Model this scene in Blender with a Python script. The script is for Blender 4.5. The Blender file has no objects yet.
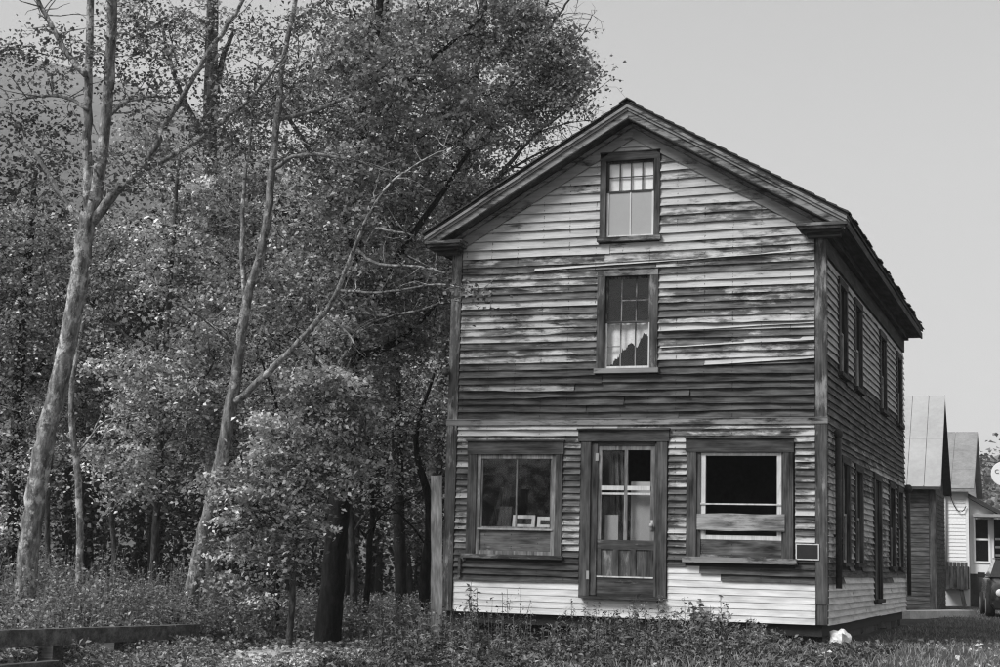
import bpy, math, random
import numpy as np
from mathutils import Matrix, Vector

# ------------------------------------------------------------------ camera, sky, sun, exposure
scene = bpy.context.scene
COL = scene.collection
FPX = 1565.99                                     # focal length in photo pixels (1000 px wide)
CAM = np.array([8.8982, -21.8212, 0.7261])
FW = np.array([-0.34552661, 0.92720111, 0.14460104])
RT = np.array([0.93806304, 0.34545752, 0.02639779])
UP = np.array([0.02547746, -0.14476603, 0.98913785])
cd = bpy.data.cameras.new('camera')
cam = bpy.data.objects.new('camera', cd); COL.objects.link(cam)
cam.matrix_world = Matrix(((RT[0], UP[0], -FW[0], CAM[0]), (RT[1], UP[1], -FW[1], CAM[1]),
                           (RT[2], UP[2], -FW[2], CAM[2]), (0, 0, 0, 1)))
cd.sensor_width = 36.0; cd.lens = FPX * 36 / 1000
cd.clip_start = 0.1; cd.clip_end = 6000
scene.camera = cam

SUN_EL, SUN_AZ = 46.0, 218.0                      # azimuth from +Y clockwise: light comes over the camera's left shoulder
sdir = Vector((math.sin(math.radians(SUN_AZ)) * math.cos(math.radians(SUN_EL)),
               math.cos(math.radians(SUN_AZ)) * math.cos(math.radians(SUN_EL)), math.sin(math.radians(SUN_EL))))
world = bpy.data.worlds.new('World'); scene.world = world; world.use_nodes = True
wn = world.node_tree.nodes; wl = world.node_tree.links; wn.clear()
sky = wn.new('ShaderNodeTexSky'); sky.sky_type = 'NISHITA'; sky.sun_disc = False
sky.sun_elevation = math.radians(SUN_EL); sky.sun_rotation = math.radians(SUN_AZ)
sky.air_density = 1.0; sky.dust_density = 2.0; sky.ozone_density = 1.0
bw = wn.new('ShaderNodeRGBToBW'); bg = wn.new('ShaderNodeBackground'); wo = wn.new('ShaderNodeOutputWorld')
bg.inputs['Strength'].default_value = 0.12
pw = wn.new('ShaderNodeMath'); pw.operation = 'POWER'; pw.inputs[1].default_value = 0.6      # thin even overcast: the clear sky's contrast is flattened
ml = wn.new('ShaderNodeMath'); ml.operation = 'MULTIPLY'; ml.inputs[1].default_value = 1.32
wl.new(sky.outputs[0], bw.inputs[0]); wl.new(bw.outputs[0], pw.inputs[0]); wl.new(pw.outputs[0], ml.inputs[0]); wl.new(ml.outputs[0], bg.inputs['Color']); wl.new(bg.outputs[0], wo.inputs[0])
sl = bpy.data.lights.new('sun', 'SUN'); sl.energy = 2.2; sl.angle = math.radians(20); sl.color = (1, 1, 1)
so = bpy.data.objects.new('sun', sl); COL.objects.link(so)
so.rotation_euler = sdir.to_track_quat('Z', 'Y').to_euler()
vs = scene.view_settings
vs.view_transform = 'Standard'; vs.look = 'None'; vs.exposure = 0.98; vs.gamma = 1.0; vs.use_curve_mapping = False
scene.cycles.max_bounces = 8; scene.cycles.diffuse_bounces = 3; scene.cycles.transparent_max_bounces = 12
scene.cycles.volume_bounces = 1
scene.cycles.use_denoising = True; scene.cycles.denoising_prefilter = 'NONE'; scene.cycles.filter_width = 1.2; scene.cycles.denoising_input_passes = 'RGB_ALBEDO_NORMAL'

rng = np.random.default_rng(7)
random.seed(7)

def at(x, y, d):                                  # photo pixel + distance along the view axis -> world point
    return CAM + (FW + RT * (x - 500) / FPX - UP * (y - 333.5) / FPX) * d

def sstep(a, b, v):
    t = np.clip((v - a) / (b - a), 0, 1); return t * t * (3 - 2 * t)

def gz(x, y):                                     # height of the ground; z = 0 is the lower edge of the siding
    x = np.asarray(x, float); y = np.asarray(y, float)
    z = -0.28 - 0.40 * sstep(5.8, -0.4, x) - 0.25 * sstep(-2, -14, x)
    z = z - 0.5 * sstep(-7, -15, y)
    z = z + 0.03 * np.sin(x * 1.7 + y * 0.6) * np.cos(y * 1.3 - x * 0.4)
    return z

# ------------------------------------------------------------------ helpers
def mesh_obj(name, verts, faces, mat=None, parent=None, smooth=False):
    me = bpy.data.meshes.new(name)
    me.from_pydata([tuple(v) for v in verts], [], faces); me.update()
    if smooth: me.polygons.foreach_set('use_smooth', [True] * len(me.polygons))
    if mat: me.materials.append(mat)
    o = bpy.data.objects.new(name, me); COL.objects.link(o)
    if parent is not None: o.parent = parent
    return o

def tag(o, label, cat=None, group=None, kind=None):
    o['label'] = label
    if cat: o['category'] = cat
    if group: o['group'] = group
    if kind: o['kind'] = kind
    return o

def empty(name, loc, label=None, cat=None, group=None):
    o = bpy.data.objects.new(name, None); COL.objects.link(o); o.location = loc
    o.empty_display_size = 0.2
    if label: tag(o, label, cat, group)
    return o

class MB:                                         # collects shapes into one mesh
    def __init__(s): s.v = []; s.f = []
    def add(s, v, f):
        n = len(s.v); s.v += [tuple(map(float, q)) for q in v]; s.f += [[i + n for i in q] for q in f]; return s
    def box(s, x0, x1, y0, y1, z0, z1):
        v = [(x0, y0, z0), (x1, y0, z0), (x1, y1, z0), (x0, y1, z0), (x0, y0, z1), (x1, y0, z1), (x1, y1, z1), (x0, y1, z1)]
        return s.add(v, [(0, 3, 2, 1), (4, 5, 6, 7), (0, 1, 5, 4), (1, 2, 6, 5), (2, 3, 7, 6), (3, 0, 4, 7)])
    def beam(s, a, b, w, h, up=(0, 0, 1)):        # box from a to b, w across, h along up
        a = Vector(a); b = Vector(b); d = (b - a).normalized(); u = Vector(up)
        r = d.cross(u).normalized(); u = r.cross(d).normalized()
        v = []
        for p in (a, b):
            for i, j in ((-1, -1), (1, -1), (1, 1), (-1, 1)): v.append(p + r * (w / 2 * i) + u * (h / 2 * j))
        return s.add(v, [(0, 1, 2, 3), (7, 6, 5, 4), (0, 4, 5, 1), (1, 5, 6, 2), (2, 6, 7, 3), (3, 7, 4, 0)])
    def prism(s, poly, y0, y1, axis='y'):         # polygon in the other two axes, extruded along axis
        n = len(poly)
        if axis == 'y': v = [(a, y0, b) for a, b in poly] + [(a, y1, b) for a, b in poly]
        elif axis == 'x': v = [(y0, a, b) for a, b in poly] + [(y1, a, b) for a, b in poly]
        else: v = [(a, b, y0) for a, b in poly] + [(a, b, y1) for a, b in poly]
        f = [list(range(n)), list(range(2 * n - 1, n - 1, -1))] + [(i, i + n, (i + 1) % n + n, (i + 1) % n) for i in range(n)]
        return s.add(v, f)
    def tube(s, pts, rad, sides=6, cap=True):
        pts = np.asarray(pts, float); rad = np.broadcast_to(np.asarray(rad, float), (len(pts),))
        t = np.gradient(pts, axis=0); t /= np.linalg.norm(t, axis=1)[:, None] + 1e-9
        ref = np.array([1.0, 0, 0]) if abs(t[0][0]) < 0.8 else np.array([0, 1.0, 0])
        v = []; ang = np.arange(sides) * 2 * np.pi / sides
        for i in range(len(pts)):
            a = np.cross(t[i], ref); a /= np.linalg.norm(a) + 1e-9; b = np.cross(t[i], a); ref = -np.cross(t[i], a) * 0 + ref
            for q in ang: v.append(pts[i] + rad[i] * (a * np.cos(q) + b * np.sin(q)))
        f = []
        for i in range(len(pts) - 1):
            for k in range(sides):
                f.append((i * sides + k, i * sides + (k + 1) % sides, (i + 1) * sides + (k + 1) % sides, (i + 1) * sides + k))
        if cap: f.append(list(range(sides))[::-1]); f.append(list(range((len(pts) - 1) * sides, len(pts) * sides)))
        return s.add(v, f)
    def lathe(s, prof, c, sides=16, axis='z'):
        v = []; n = len(prof)
        for r, h in prof:
            for k in range(sides):
                a = 2 * math.pi * k / sides; p = (r * math.cos(a), r * math.sin(a), h)
                if axis == 'y': p = (p[0], p[2], p[1])
                if axis == 'x': p = (p[2], p[0], p[1])
                v.append((p[0] + c[0], p[1] + c[1], p[2] + c[2]))
        f = [(i * sides + k, i * sides + (k + 1) % sides, (i + 1) * sides + (k + 1) % sides, (i + 1) * sides + k)
             for i in range(n - 1) for k in range(sides)]
        f += [list(range(sides))[::-1], list(range((n - 1) * sides, n * sides))]
        return s.add(v, f)
    def build(s, name, mat=None, parent=None, smooth=False):
        return mesh_obj(name, s.v, s.f, mat, parent, smooth)

def quads_obj(name, V, tone, mat, parent=None):   # V (N,4,3) -> one mesh of loose quads, a tone for each
    N = len(V); me = bpy.data.meshes.new(name)
    me.vertices.add(N * 4); me.vertices.foreach_set('co', np.ascontiguousarray(V, dtype=np.float32).ravel())
    me.loops.add(N * 4); me.loops.foreach_set('vertex_index', np.arange(N * 4, dtype=np.int32))
    me.polygons.add(N); me.polygons.foreach_set('loop_start', np.arange(0, N * 4, 4, dtype=np.int32))
    me.update(calc_edges=True)
    at_ = me.attributes.new('tone', 'FLOAT', 'FACE'); at_.data.foreach_set('value', np.asarray(tone, dtype=np.float32))
    me.materials.append(mat)
    o = bpy.data.objects.new(name, me); COL.objects.link(o)
    if parent is not None: o.parent = parent
    return o

def nrm(v): return v / (np.linalg.norm(v, axis=-1, keepdims=True) + 1e-9)

def leaf_quads(c, size, tilt=0.7, droop=0.35, wide=0.72, g=rng):
    n = len(c); a = g.uniform(0, 2 * np.pi, n)
    ax = nrm(np.stack([np.cos(a), np.sin(a), g.normal(-droop, 0.45, n)], -1))
    up = nrm(np.stack([g.normal(0, tilt, n), g.normal(0, tilt, n), np.ones(n)], -1))
    sd = nrm(np.cross(up, ax)); nn = np.cross(ax, sd)
    s = (size * g.uniform(0.6, 1.25, n))[:, None]
    V = np.empty((n, 4, 3))
    V[:, 0] = c - ax * s * 0.5
    V[:, 1] = c + sd * s * wide * 0.5 + nn * s * 0.12 + ax * s * g.uniform(-0.15, 0.1, (n, 1))
    V[:, 2] = c + ax * s * 0.5 - nn * s * 0.10
    V[:, 3] = c - sd * s * wide * 0.5 + nn * s * 0.12 + ax * s * g.uniform(-0.15, 0.1, (n, 1))
    return V

# ------------------------------------------------------------------ materials (the photograph is black and white: all are grey)
def new_mat(name):
    m = bpy.data.materials.new(name); m.use_nodes = True
    nt = m.node_tree; b = nt.nodes['Principled BSDF']
    return m, nt, b

class NT:                                         # tiny node writer
    def __init__(s, nt): s.nt = nt
    def n(s, t, **k):
        o = s.nt.nodes.new('ShaderNode' + t)
        for a, b in k.items(): setattr(o, a, b)
        return o
    def l(s, a, b): s.nt.links.new(a, b)
    def val(s, sock, v):
        if isinstance(v, bpy.types.NodeSocket): s.l(v, sock)
        else: sock.default_value = v
    def math(s, op, a, b=0.0, c=0.0, clamp=False):
        o = s.n('Math', operation=op, use_clamp=clamp)
        s.val(o.inputs[0], a); s.val(o.inputs[1], b); s.val(o.inputs[2], c); return o.outputs[0]
    def mapping(s, src, scale, loc=None):
        o = s.n('Mapping'); s.l(src, o.inputs['Vector']); o.inputs['Scale'].default_value = scale
        if loc is not None: s.l(loc, o.inputs['Location'])
        return o.outputs[0]
    def noise(s, vec, scale=1.0, detail=3.0, rough=0.55, w=None):
        o = s.n('TexNoise')
        if w is not None: o.noise_dimensions = '4D'; s.l(w, o.inputs['W'])
        s.l(vec, o.inputs['Vector']); o.inputs['Scale'].default_value = scale
        o.inputs['Detail'].default_value = detail; o.inputs['Roughness'].default_value = rough
        return o.outputs['Fac']
    def ramp(s, fac, stops):
        o = s.n('ValToRGB'); s.l(fac, o.inputs[0]); e = o.color_ramp.elements
        while len(e) < len(stops): e.new(0.5)
        for q, (p, v) in zip(e, stops): q.position = p; q.color = (v, v, v, 1)
        return o.outputs[0]
    def mix(s, f, a, b):
        o = s.n('Mix', data_type='FLOAT'); s.val(o.inputs[0], f); s.val(o.inputs[2], a); s.val(o.inputs[3], b); return o.outputs[0]
    def bump(s, h, strength, dist, bsdf):
        o = s.n('Bump'); o.inputs['Strength'].default_value = strength; o.inputs['Distance'].default_value = dist
        s.l(h, o.inputs['Height']); s.l(o.outputs[0], bsdf.inputs['Normal'])
    def attr(s, name, kind='OBJECT'):
        o = s.n('Attribute', attribute_type=kind, attribute_name=name); return o.outputs['Fac']

def wood_mat(name, grain='x', dark=0.012, mid=0.085, pale=0.46, paint=None, rough=0.85, nails=False, bump=0.5):
    """Weathered wood with remains of pale paint; the share of paint comes from the board's own 'paint' value."""
    m, nt, b = new_mat(name); k = NT(nt)
    co = k.n('TexCoord').outputs['Object']; rnd = k.n('ObjectInfo').outputs['Random']
    w = k.math('MULTIPLY', rnd, 37.0)
    sc = {'x': (0.9, 14, 26), 'z': (26, 14, 0.9), 'y': (26, 0.9, 26)}[grain]
    sc2 = {'x': (2.2, 5, 9), 'z': (9, 5, 2.2), 'y': (9, 2.2, 9)}[grain]
    fib = k.noise(k.mapping(co, tuple(q * 2.2 for q in sc)), 1.0, 4, 0.65, w)       # fine grain
    strk = k.noise(k.mapping(co, sc2), 0.9, 3, 0.6, w)                              # stains drawn out along the board
    pat = k.noise(k.mapping(co, tuple(q * 0.9 for q in sc2)), 1.3, 6, 0.75, w)       # where paint survives
    big = k.noise(co, 0.8, 4, 0.65)
    pv = k.attr('paint') if paint is None else paint
    bare = k.ramp(k.math('ADD', k.math('MULTIPLY', fib, 0.42), k.math('MULTIPLY', strk, 0.6)), [(0.38, dark), (0.5, mid), (0.66, mid * 2.3)])
    t = k.math('ADD', k.math('ADD', pat, k.math('MULTIPLY', big, 0.8)), k.math('MULTIPLY', fib, 0.18))
    t = k.math('ADD', k.math('SUBTRACT', t, 1.505), pv)
    msk = k.math('MULTIPLY', t, 7.0, clamp=True)
    msk = k.math('MAXIMUM', msk, 0.0)
    pal = k.math('MULTIPLY', k.mix(fib, pale * 0.6, pale * 1.25), k.ramp(strk, [(0.3, 0.7), (0.55, 1.0)]))
    colr = k.mix(msk, bare, pal)
    if nails:
        xyz = k.n('SeparateXYZ'); k.l(co, xyz.inputs[0])
        u = xyz.outputs['X' if grain == 'x' else 'Y']
        fr = k.math('ABSOLUTE', k.math('SUBTRACT', k.math('FRACT', k.math('DIVIDE', u, 0.41)), 0.5))
        near = k.math('LESS_THAN', fr, 0.02)
        spot = k.math('MULTIPLY', near, k.math('GREATER_THAN', k.noise(co, 34.0, 2, 0.5), 0.58))
        colr = k.mix(k.math('MULTIPLY', spot, 0.75), colr, dark * 0.6)
    k.l(colr, b.inputs['Base Color'])
    b.inputs['Roughness'].default_value = rough; b.inputs['Specular IOR Level'].default_value = 0.2
    k.bump(k.math('ADD', fib, k.math('MULTIPLY', msk, 0.5)), bump, 0.004, b)
    return m

def grey_mat(name, a, var=0.25, scale=6.0, rough=0.8, spec=0.3, bump=0.0, metal=0.0):
    m, nt, b = new_mat(name); k = NT(nt)
    co = k.n('TexCoord').outputs['Object']
    f = k.noise(co, scale, 5, 0.6)
    f2 = k.noise(co, scale * 7, 3, 0.6)
    k.l(k.ramp(k.math('ADD', k.math('MULTIPLY', f, 0.65), k.math('MULTIPLY', f2, 0.35)), [(0.3, a * (1 - var)), (0.7, a * (1 + var))]), b.inputs['Base Color'])
    b.inputs['Roughness'].default_value = rough; b.inputs['Specular IOR Level'].default_value = spec
    b.inputs['Metallic'].default_value = metal
    if bump: k.bump(f2, bump, 0.01, b)
    return m

def leaf_mat(name, a, trans=0.25):
    m, nt, b = new_mat(name); k = NT(nt)
    t = k.attr('tone', 'GEOMETRY'); c = k.math('MULTIPLY', t, a)
    cc = k.n('CombineColor'); [k.l(c, cc.inputs[i]) for i in range(3)]
    k.l(cc.outputs[0], b.inputs['Base Color']); b.inputs['Roughness'].default_value = 0.55
    b.inputs['Specular IOR Level'].default_value = 0.35
    tr = k.n('BsdfTranslucent'); k.l(cc.outputs[0], tr.inputs['Color'])
    mx = k.n('MixShader'); mx.inputs[0].default_value = trans
    k.l(b.outputs[0], mx.inputs[1]); k.l(tr.outputs[0], mx.inputs[2])
    k.l(mx.outputs[0], nt.nodes['Material Output'].inputs['Surface'])
    return m

def bark_mat(name, dark, pale, patch=0.5):
    m, nt, b = new_mat(name); k = NT(nt)
    co = k.n('TexCoord').outputs['Object']
    f = k.noise(k.mapping(co, (9, 9, 2.2)), 1.6, 5, 0.7)
    g = k.math('ADD', k.math('MULTIPLY', k.noise(k.mapping(co, (1, 1, 0.7)), 11.0, 5, 0.7), 0.6), k.math('MULTIPLY', k.noise(co, 2.3, 3, 0.6), 0.4))
    base = k.ramp(f, [(0.35, dark * 0.35), (0.5, dark), (0.65, dark * 2.0)])
    colr = k.mix(k.math('MULTIPLY', k.math('SUBTRACT', g, 1 - patch), 12.0, clamp=True), base, pale)
    k.l(colr, b.inputs['Base Color']); b.inputs['Roughness'].default_value = 0.9
    b.inputs['Specular IOR Level'].default_value = 0.15
    k.bump(k.math('ADD', f, k.math('MULTIPLY', k.noise(co, 30.0, 4, 0.7), 0.6)), 1.0, 0.03, b)
    return m

def glass_mat(name, rough=0.03, dirt=0.025):
    m, nt, b = new_mat(name); k = NT(nt)
    co = k.n('TexCoord').outputs['Object']
    tr = k.n('BsdfTransparent'); tr.inputs[0].default_value = (0.97, 0.97, 0.97, 1)
    gl = k.n('BsdfGlossy'); gl.inputs['Roughness'].default_value = rough
    df = k.n('BsdfDiffuse'); df.inputs[0].default_value = (0.3, 0.3, 0.3, 1)
    lw = k.n('LayerWeight'); lw.inputs[0].default_value = 0.5; frv = k.math('ADD', k.math('MULTIPLY', k.math('POWER', lw.outputs['Facing'], 5.0), 0.9), 0.022)
    m1 = k.n('MixShader'); k.l(frv, m1.inputs[0]); k.l(tr.outputs[0], m1.inputs[1]); k.l(gl.outputs[0], m1.inputs[2])
    d = k.math('MULTIPLY', k.ramp(k.noise(co, 5.0, 4, 0.7), [(0.35, 0.0), (0.8, 1.0)]), dirt)
    m2 = k.n('MixShader'); k.l(d, m2.inputs[0]); k.l(m1.outputs[0], m2.inputs[1]); k.l(df.outputs[0], m2.inputs[2])
    k.l(m2.outputs[0], nt.nodes['Material Output'].inputs['Surface'])
    return m

M = {}
M['clap'] = wood_mat('weathered_clapboard', 'x', nails=True)
M['clap_side'] = wood_mat('weathered_clapboard_along', 'y', pale=0.5, nails=True)
M['clap_dark'] = wood_mat('rain_blackened_clapboard', 'x', dark=0.012, mid=0.05, pale=0.3, nails=True)
M['white_clap'] = wood_mat('white_painted_clapboard', 'x', dark=0.2, mid=0.4, pale=0.74, bump=0.2)
M['white_clap_side'] = wood_mat('white_painted_clapboard_along', 'y', dark=0.2, mid=0.4, pale=0.7, bump=0.2)
M['trim_x'] = wood_mat('weathered_trim_level', 'x', dark=0.01, mid=0.045, pale=0.26)
M['trim_z'] = wood_mat('weathered_trim_upright', 'z', dark=0.01, mid=0.055, pale=0.27)
M['trim_y'] = wood_mat('weathered_trim_along', 'y', dark=0.01, mid=0.035, pale=0.2)
M['sash'] = wood_mat('peeling_white_sash', 'z', dark=0.12, mid=0.3, pale=0.62)
M['sash_grey'] = wood_mat('greyed_sash', 'z', dark=0.05, mid=0.14, pale=0.4)
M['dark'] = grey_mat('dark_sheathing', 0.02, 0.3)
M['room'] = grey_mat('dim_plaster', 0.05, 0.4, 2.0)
M['glass'] = glass_mat('old_window_glass')
M['clean_glass'] = glass_mat('pale_window_glass', 0.02, 0.02)
M['backing'] = grey_mat('white_backing', 0.86, 0.08, 3.0)
M['blind'] = grey_mat('grey_fibreboard', 0.33, 0.05, 3.0)
M['stone'] = grey_mat('dark_fieldstone', 0.05, 0.5, 5.0, bump=0.6)
M['shingle'] = grey_mat('black_shingle', 0.035, 0.5, 8.0, bump=0.4)
M['iron'] = grey_mat('rusty_iron', 0.04, 0.5, 9.0, 0.7, 0.3)
M['tin'] = grey_mat('dull_tin', 0.3, 0.15, 4.0, 0.5, 0.4)

# ------------------------------------------------------------------ ground
def build_ground():
    xs = np.unique(np.concatenate([np.linspace(-1600, -60, 24), np.linspace(-60, -16, 40), np.linspace(-16, 20, 130), np.linspace(20, 70, 40), np.linspace(70, 1600, 24)]))
    ys = np.unique(np.concatenate([np.linspace(-700, -30, 10), np.linspace(-30, -12, 30), np.linspace(-12, 14, 110), np.linspace(14, 70, 70), np.linspace(70, 2200, 30)]))
    X, Y = np.meshgrid(xs, ys); Z = gz(X, Y)
    V = np.stack([X, Y, Z], -1).reshape(-1, 3); nx = len(xs)
    F = [(j * nx + i, j * nx + i + 1, (j + 1) * nx + i + 1, (j + 1) * nx + i) for j in range(len(ys) - 1) for i in range(nx - 1)]
    m, nt, b = new_mat('trodden_grass_soil'); k = NT(nt)
    co = k.n('TexCoord').outputs['Object']
    f = k.noise(co, 0.7, 5, 0.65); g = k.noise(co, 16.0, 4, 0.7)
    k.l(k.ramp(k.math('ADD', k.math('MULTIPLY', f, 0.5), k.math('MULTIPLY', g, 0.5)), [(0.35, 0.03), (0.55, 0.07), (0.7, 0.16)]), b.inputs['Base Color'])
    b.inputs['Roughness'].default_value = 0.95; b.inputs['Specular IOR Level'].default_value = 0.1
    k.bump(g, 0.8, 0.04, b)
    o = mesh_obj('ground', V, F, m, None, True)
    tag(o, 'grassy ground with fallen leaves around the old house', None, None, 'structure')
build_ground()

# ------------------------------------------------------------------ the old house
W, L = 5.6, 10.27
house = empty('old_house', (0, 0, 0), 'tall weathered clapboard house with gable front, peeling boards and a dark foundation', 'house')
front_wall = mesh_obj('front_wall', [], [], None, house)
side_wall = None

def rects_minus(x0, x1, z0, z1, holes):           # wall rectangle with holes -> list of rectangles
    xs = sorted({x0, x1, *[h[0] for h in holes], *[h[1] for h in holes]}); zs = sorted({z0, z1, *[h[2] for h in holes], *[h[3] for h in holes]})
    out = []
    for a, b in zip(xs, xs[1:]):
        for c, d in zip(zs, zs[1:]):
            mx, mz = (a + b) / 2, (c + d) / 2
            if not any(h[0] < mx < h[1] and h[2] < mz < h[3] for h in holes): out.append((a, b, c, d))
    return out

# clear openings (x0, x1, z0, z1) cut through the wall, and outer casings the boards stop at
F_OPEN = [(2.40, 3.13, 5.51, 6.67), (2.41, 3.09, 3.56, 4.93), (2.31, 3.20, 0.33, 2.47), (0.50, 1.67, 0.88, 2.29), (3.84, 5.00, 0.90, 2.32)]
F_CASE = [(2.305, 3.22, 5.44, 6.79), (2.29, 3.21, 3.48, 5.03), (2.08, 3.385, 0.29, 2.66), (0.325, 1.81, 0.78, 2.505), (3.655, 5.185, 0.785, 2.54)]
S_OPEN = [(1.28, 1.92, 3.62, 4.92), (3.0, 3.66, 3.60, 4.90), (6.3, 7.0, 3.58, 4.88), (9.0, 9.62, 3.58, 4.86),
          (1.45, 2.12, 0.86, 2.30), (2.92, 3.62, 0.86, 2.28), (5.3, 6.1, 0.28, 2.28), (7.5, 8.15, 0.84, 2.26), (8.97, 9.6, 0.84, 2.26)]
EAVE_Z, RIDGE_X, SLOPE = 5.42, 2.8, (7.42 - 5.56) / 3.2
def gable_z(x, drop=0.0): return 7.42 - abs(x - RIDGE_X) * SLOPE - drop

# sheathing behind the boards
mb = MB()
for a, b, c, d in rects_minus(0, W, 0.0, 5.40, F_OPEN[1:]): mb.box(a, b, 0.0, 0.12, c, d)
gx0, gx1 = 2.40, 3.13
def gab(poly): mb.prism(poly, 0.0, 0.12)
zz = lambda x: gable_z(x, 0.16)
gab([(0.0, 5.40), (gx0, 5.40), (gx0, zz(gx0)), (0.0, zz(0.0))]); gab([(gx1, 5.40), (W, 5.40), (W, zz(W)), (gx1, zz(gx1))])
gab([(gx0, 5.40), (gx1, 5.40), (gx1, 5.51), (gx0, 5.51)]); gab([(gx0, 6.67), (gx1, 6.67), (gx1, zz(gx1)), (2.8, zz(2.8)), (gx0, zz(gx0))])
bpy.data.objects.remove(front_wall); front_wall = mb.build('front_wall', M['dark'], house)
mb = MB()
for a, b, c, d in rects_minus(0.12, L, 0.0, 5.42, S_OPEN): mb.box(W - 0.12, W, a, b, c, d)
side_wall = mb.build('side_wall', M['dark'], house)
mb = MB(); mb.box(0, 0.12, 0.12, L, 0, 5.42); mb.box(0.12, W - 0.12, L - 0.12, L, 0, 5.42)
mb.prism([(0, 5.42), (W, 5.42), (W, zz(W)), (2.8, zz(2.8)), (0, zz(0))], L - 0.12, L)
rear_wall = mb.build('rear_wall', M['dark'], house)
mb = MB()
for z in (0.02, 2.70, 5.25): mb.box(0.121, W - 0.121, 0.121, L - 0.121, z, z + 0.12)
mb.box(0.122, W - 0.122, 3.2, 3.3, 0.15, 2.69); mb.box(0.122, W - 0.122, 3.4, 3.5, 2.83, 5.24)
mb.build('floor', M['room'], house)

# clapboards: every board is its own piece
def clapboard(parent, a, b, z, h, mat, paint, axis='x', warp=1.0, tilt=0.0, g=rng, off=0.0):
    n = max(2, int((b - a) / 0.2) + 1); u = np.linspace(a, b, n)
    lift = np.cumsum(g.normal(0, 0.0022 * warp, n)); lift -= lift.mean(); lift = np.clip(lift, -0.012, 0.012)
    curl = np.abs(np.convolve(g.normal(0.0, 0.011 * warp, n + 2), [0.3, 0.4, 0.3], 'valid')) + 0.03 + off
    e0, e1 = g.uniform(-0.004, 0.004, 2); dz = np.linspace(0, tilt, n)
    V = []; F = []
    for i in range(n):
        zb = z + lift[i] + dz[i] - 0.004; zt = z + h * 1.08 + dz[i]
        for (o, zz_) in ((0.0015, zt), (0.006, zt), (0.006 + 0.22 * (curl[i] - 0.006), zb + h * 0.5), (curl[i], zb), (curl[i] - 0.012, zb)):
            V.append((u[i], -o, zz_) if axis == 'x' else (W + o, u[i], zz_))
    for i in range(n - 1):
        for k in range(5):
            q = (i * 5 + k, i * 5 + (k + 1) % 5, i * 5 + 5 + (k + 1) % 5, i * 5 + 5 + k)
            F.append(q if axis == 'x' else q[::-1])
    F += [(0, 1, 2, 3, 4), tuple((n - 1) * 5 + q for q in (4, 3, 2, 1, 0))]
    if axis == 'x': F = [tuple(reversed(q)) for q in F]
    o = mesh_obj('clapboard', V, F, mat, parent)
    o['paint'] = float(paint)
    return o

def spans(a, b, holes):
    segs = [(a, b)]
    for h0, h1 in holes:
        nxt = []
        for s0, s1 in segs:
            if h1 <= s0 or h0 >= s1: nxt.append((s0, s1)); continue
            if h0 > s0: nxt.append((s0, h0))
            if h1 < s1: nxt.append((h1, s1))
        segs = nxt
    return [s for s in segs if s[1] - s[0] > 0.03]

def front_boards():
    z = 0.0; rows = []
    while z < 2.70: rows.append((z, 0.0925)); z += 0.0925
    z = 2.835
    while z < 5.06: rows.append((z, 0.105)); z += 0.105
    while z < 7.15: rows.append((z, 0.133)); z += 0.133
    for i, (z, h) in enumerate(rows):
        lo, hi = 0.135, W - 0.135
        if z > 5.2:
            half = (7.42 - 0.20 - (z + h * 0.55)) / SLOPE
            lo, hi = max(lo, RIDGE_X - half), min(hi, RIDGE_X + half)
        if hi - lo < 0.15: continue
        holes = [(c[0], c[1]) for c in F_CASE if z + h * 0.5 > c[2] and z + h * 0.5 < c[3]]
        for a, b in spans(lo, hi, holes):
            cuts = [a, b]
            if b - a > 2.6: cuts = [a, a + (b - a) * rng.uniform(0.3, 0.7), b]
            if 0.5 < z < 0.70 and a > 3.2: cuts = [a, 4.15 - 0.3 * (z > 0.6), b]      # white paint runs a step higher beside the door
            for a2, b2 in zip(cuts, cuts[1:]):
                mid = (a2 + b2) / 2; white = False; warp = 1.0; tilt = 0.0; off = 0.0
                if z > 5.2: p = 0.68 + (0.14 if mid < 2.5 else -0.02)
                elif z > 4.4: p = 0.56
                elif z > 3.6: p = 0.54
                elif z > 3.5: p = 0.3
                elif z > 2.8: p = rng.choice([0.02, 0.1, 0.16, 0.42], p=[0.4, 0.25, 0.2, 0.15]); warp = 2.0; off = 0.008
                elif z > 2.5: p = 0.62
                elif z > 0.84: p = 0.52
                else: p = 0.15
                p += rng.normal(0, 0.1)
                if mid < 2.2 and z < 0.44: white = True
                if 2.0 < mid < 3.4 and z < 0.30: white = True
                if mid > 3.2 and z < 0.53: white = True
                if 3.2 < mid < 3.9 and a2 > 3.3 and 0.5 < z < 0.70: white = True
                if a2 < 2.0 and b2 > 3.4: white = z < 0.3
                if z > 4.9 and mid > 3.2: tilt = 0.02
                if 3.5 < z < 4.0 and mid > 3.2: tilt = 0.04 * (4.05 - z) / 0.5
                if rng.random() < 0.06 and not white: warp = 3.2
                g = rng.uniform(0.001, 0.004)
                clapboard(front_wall, a2 + g, b2 - g, z, h, M['white_clap'] if white else M['clap_dark'] if (2.8 < z < 3.5 or z < 0.84) else M['clap'], 0.95 + rng.normal(0, 0.06) if white else p, 'x', 0.4 if white else warp, tilt, off=-0.017 if white else off)
    # the long strip that has come loose under the gable
    clapboard(front_wall, 1.3, W - 0.14, 5.06, 0.045, M['clap'], 0.95, tilt=0.13, off=0.016)
    clapboard(front_wall, 3.9, W - 0.14, 3.59, 0.075, M['clap'], 1.0, tilt=0.07, off=0.016)
    clapboard(front_wall, 3.25, W - 0.14, 3.86, 0.07, M['clap'], 0.85, tilt=0.06, off=0.012)
    clapboard(front_wall, 3.25, W - 0.14, 4.10, 0.07, M['clap'], 0.8, tilt=0.05, off=0.014)
front_boards()

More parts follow.
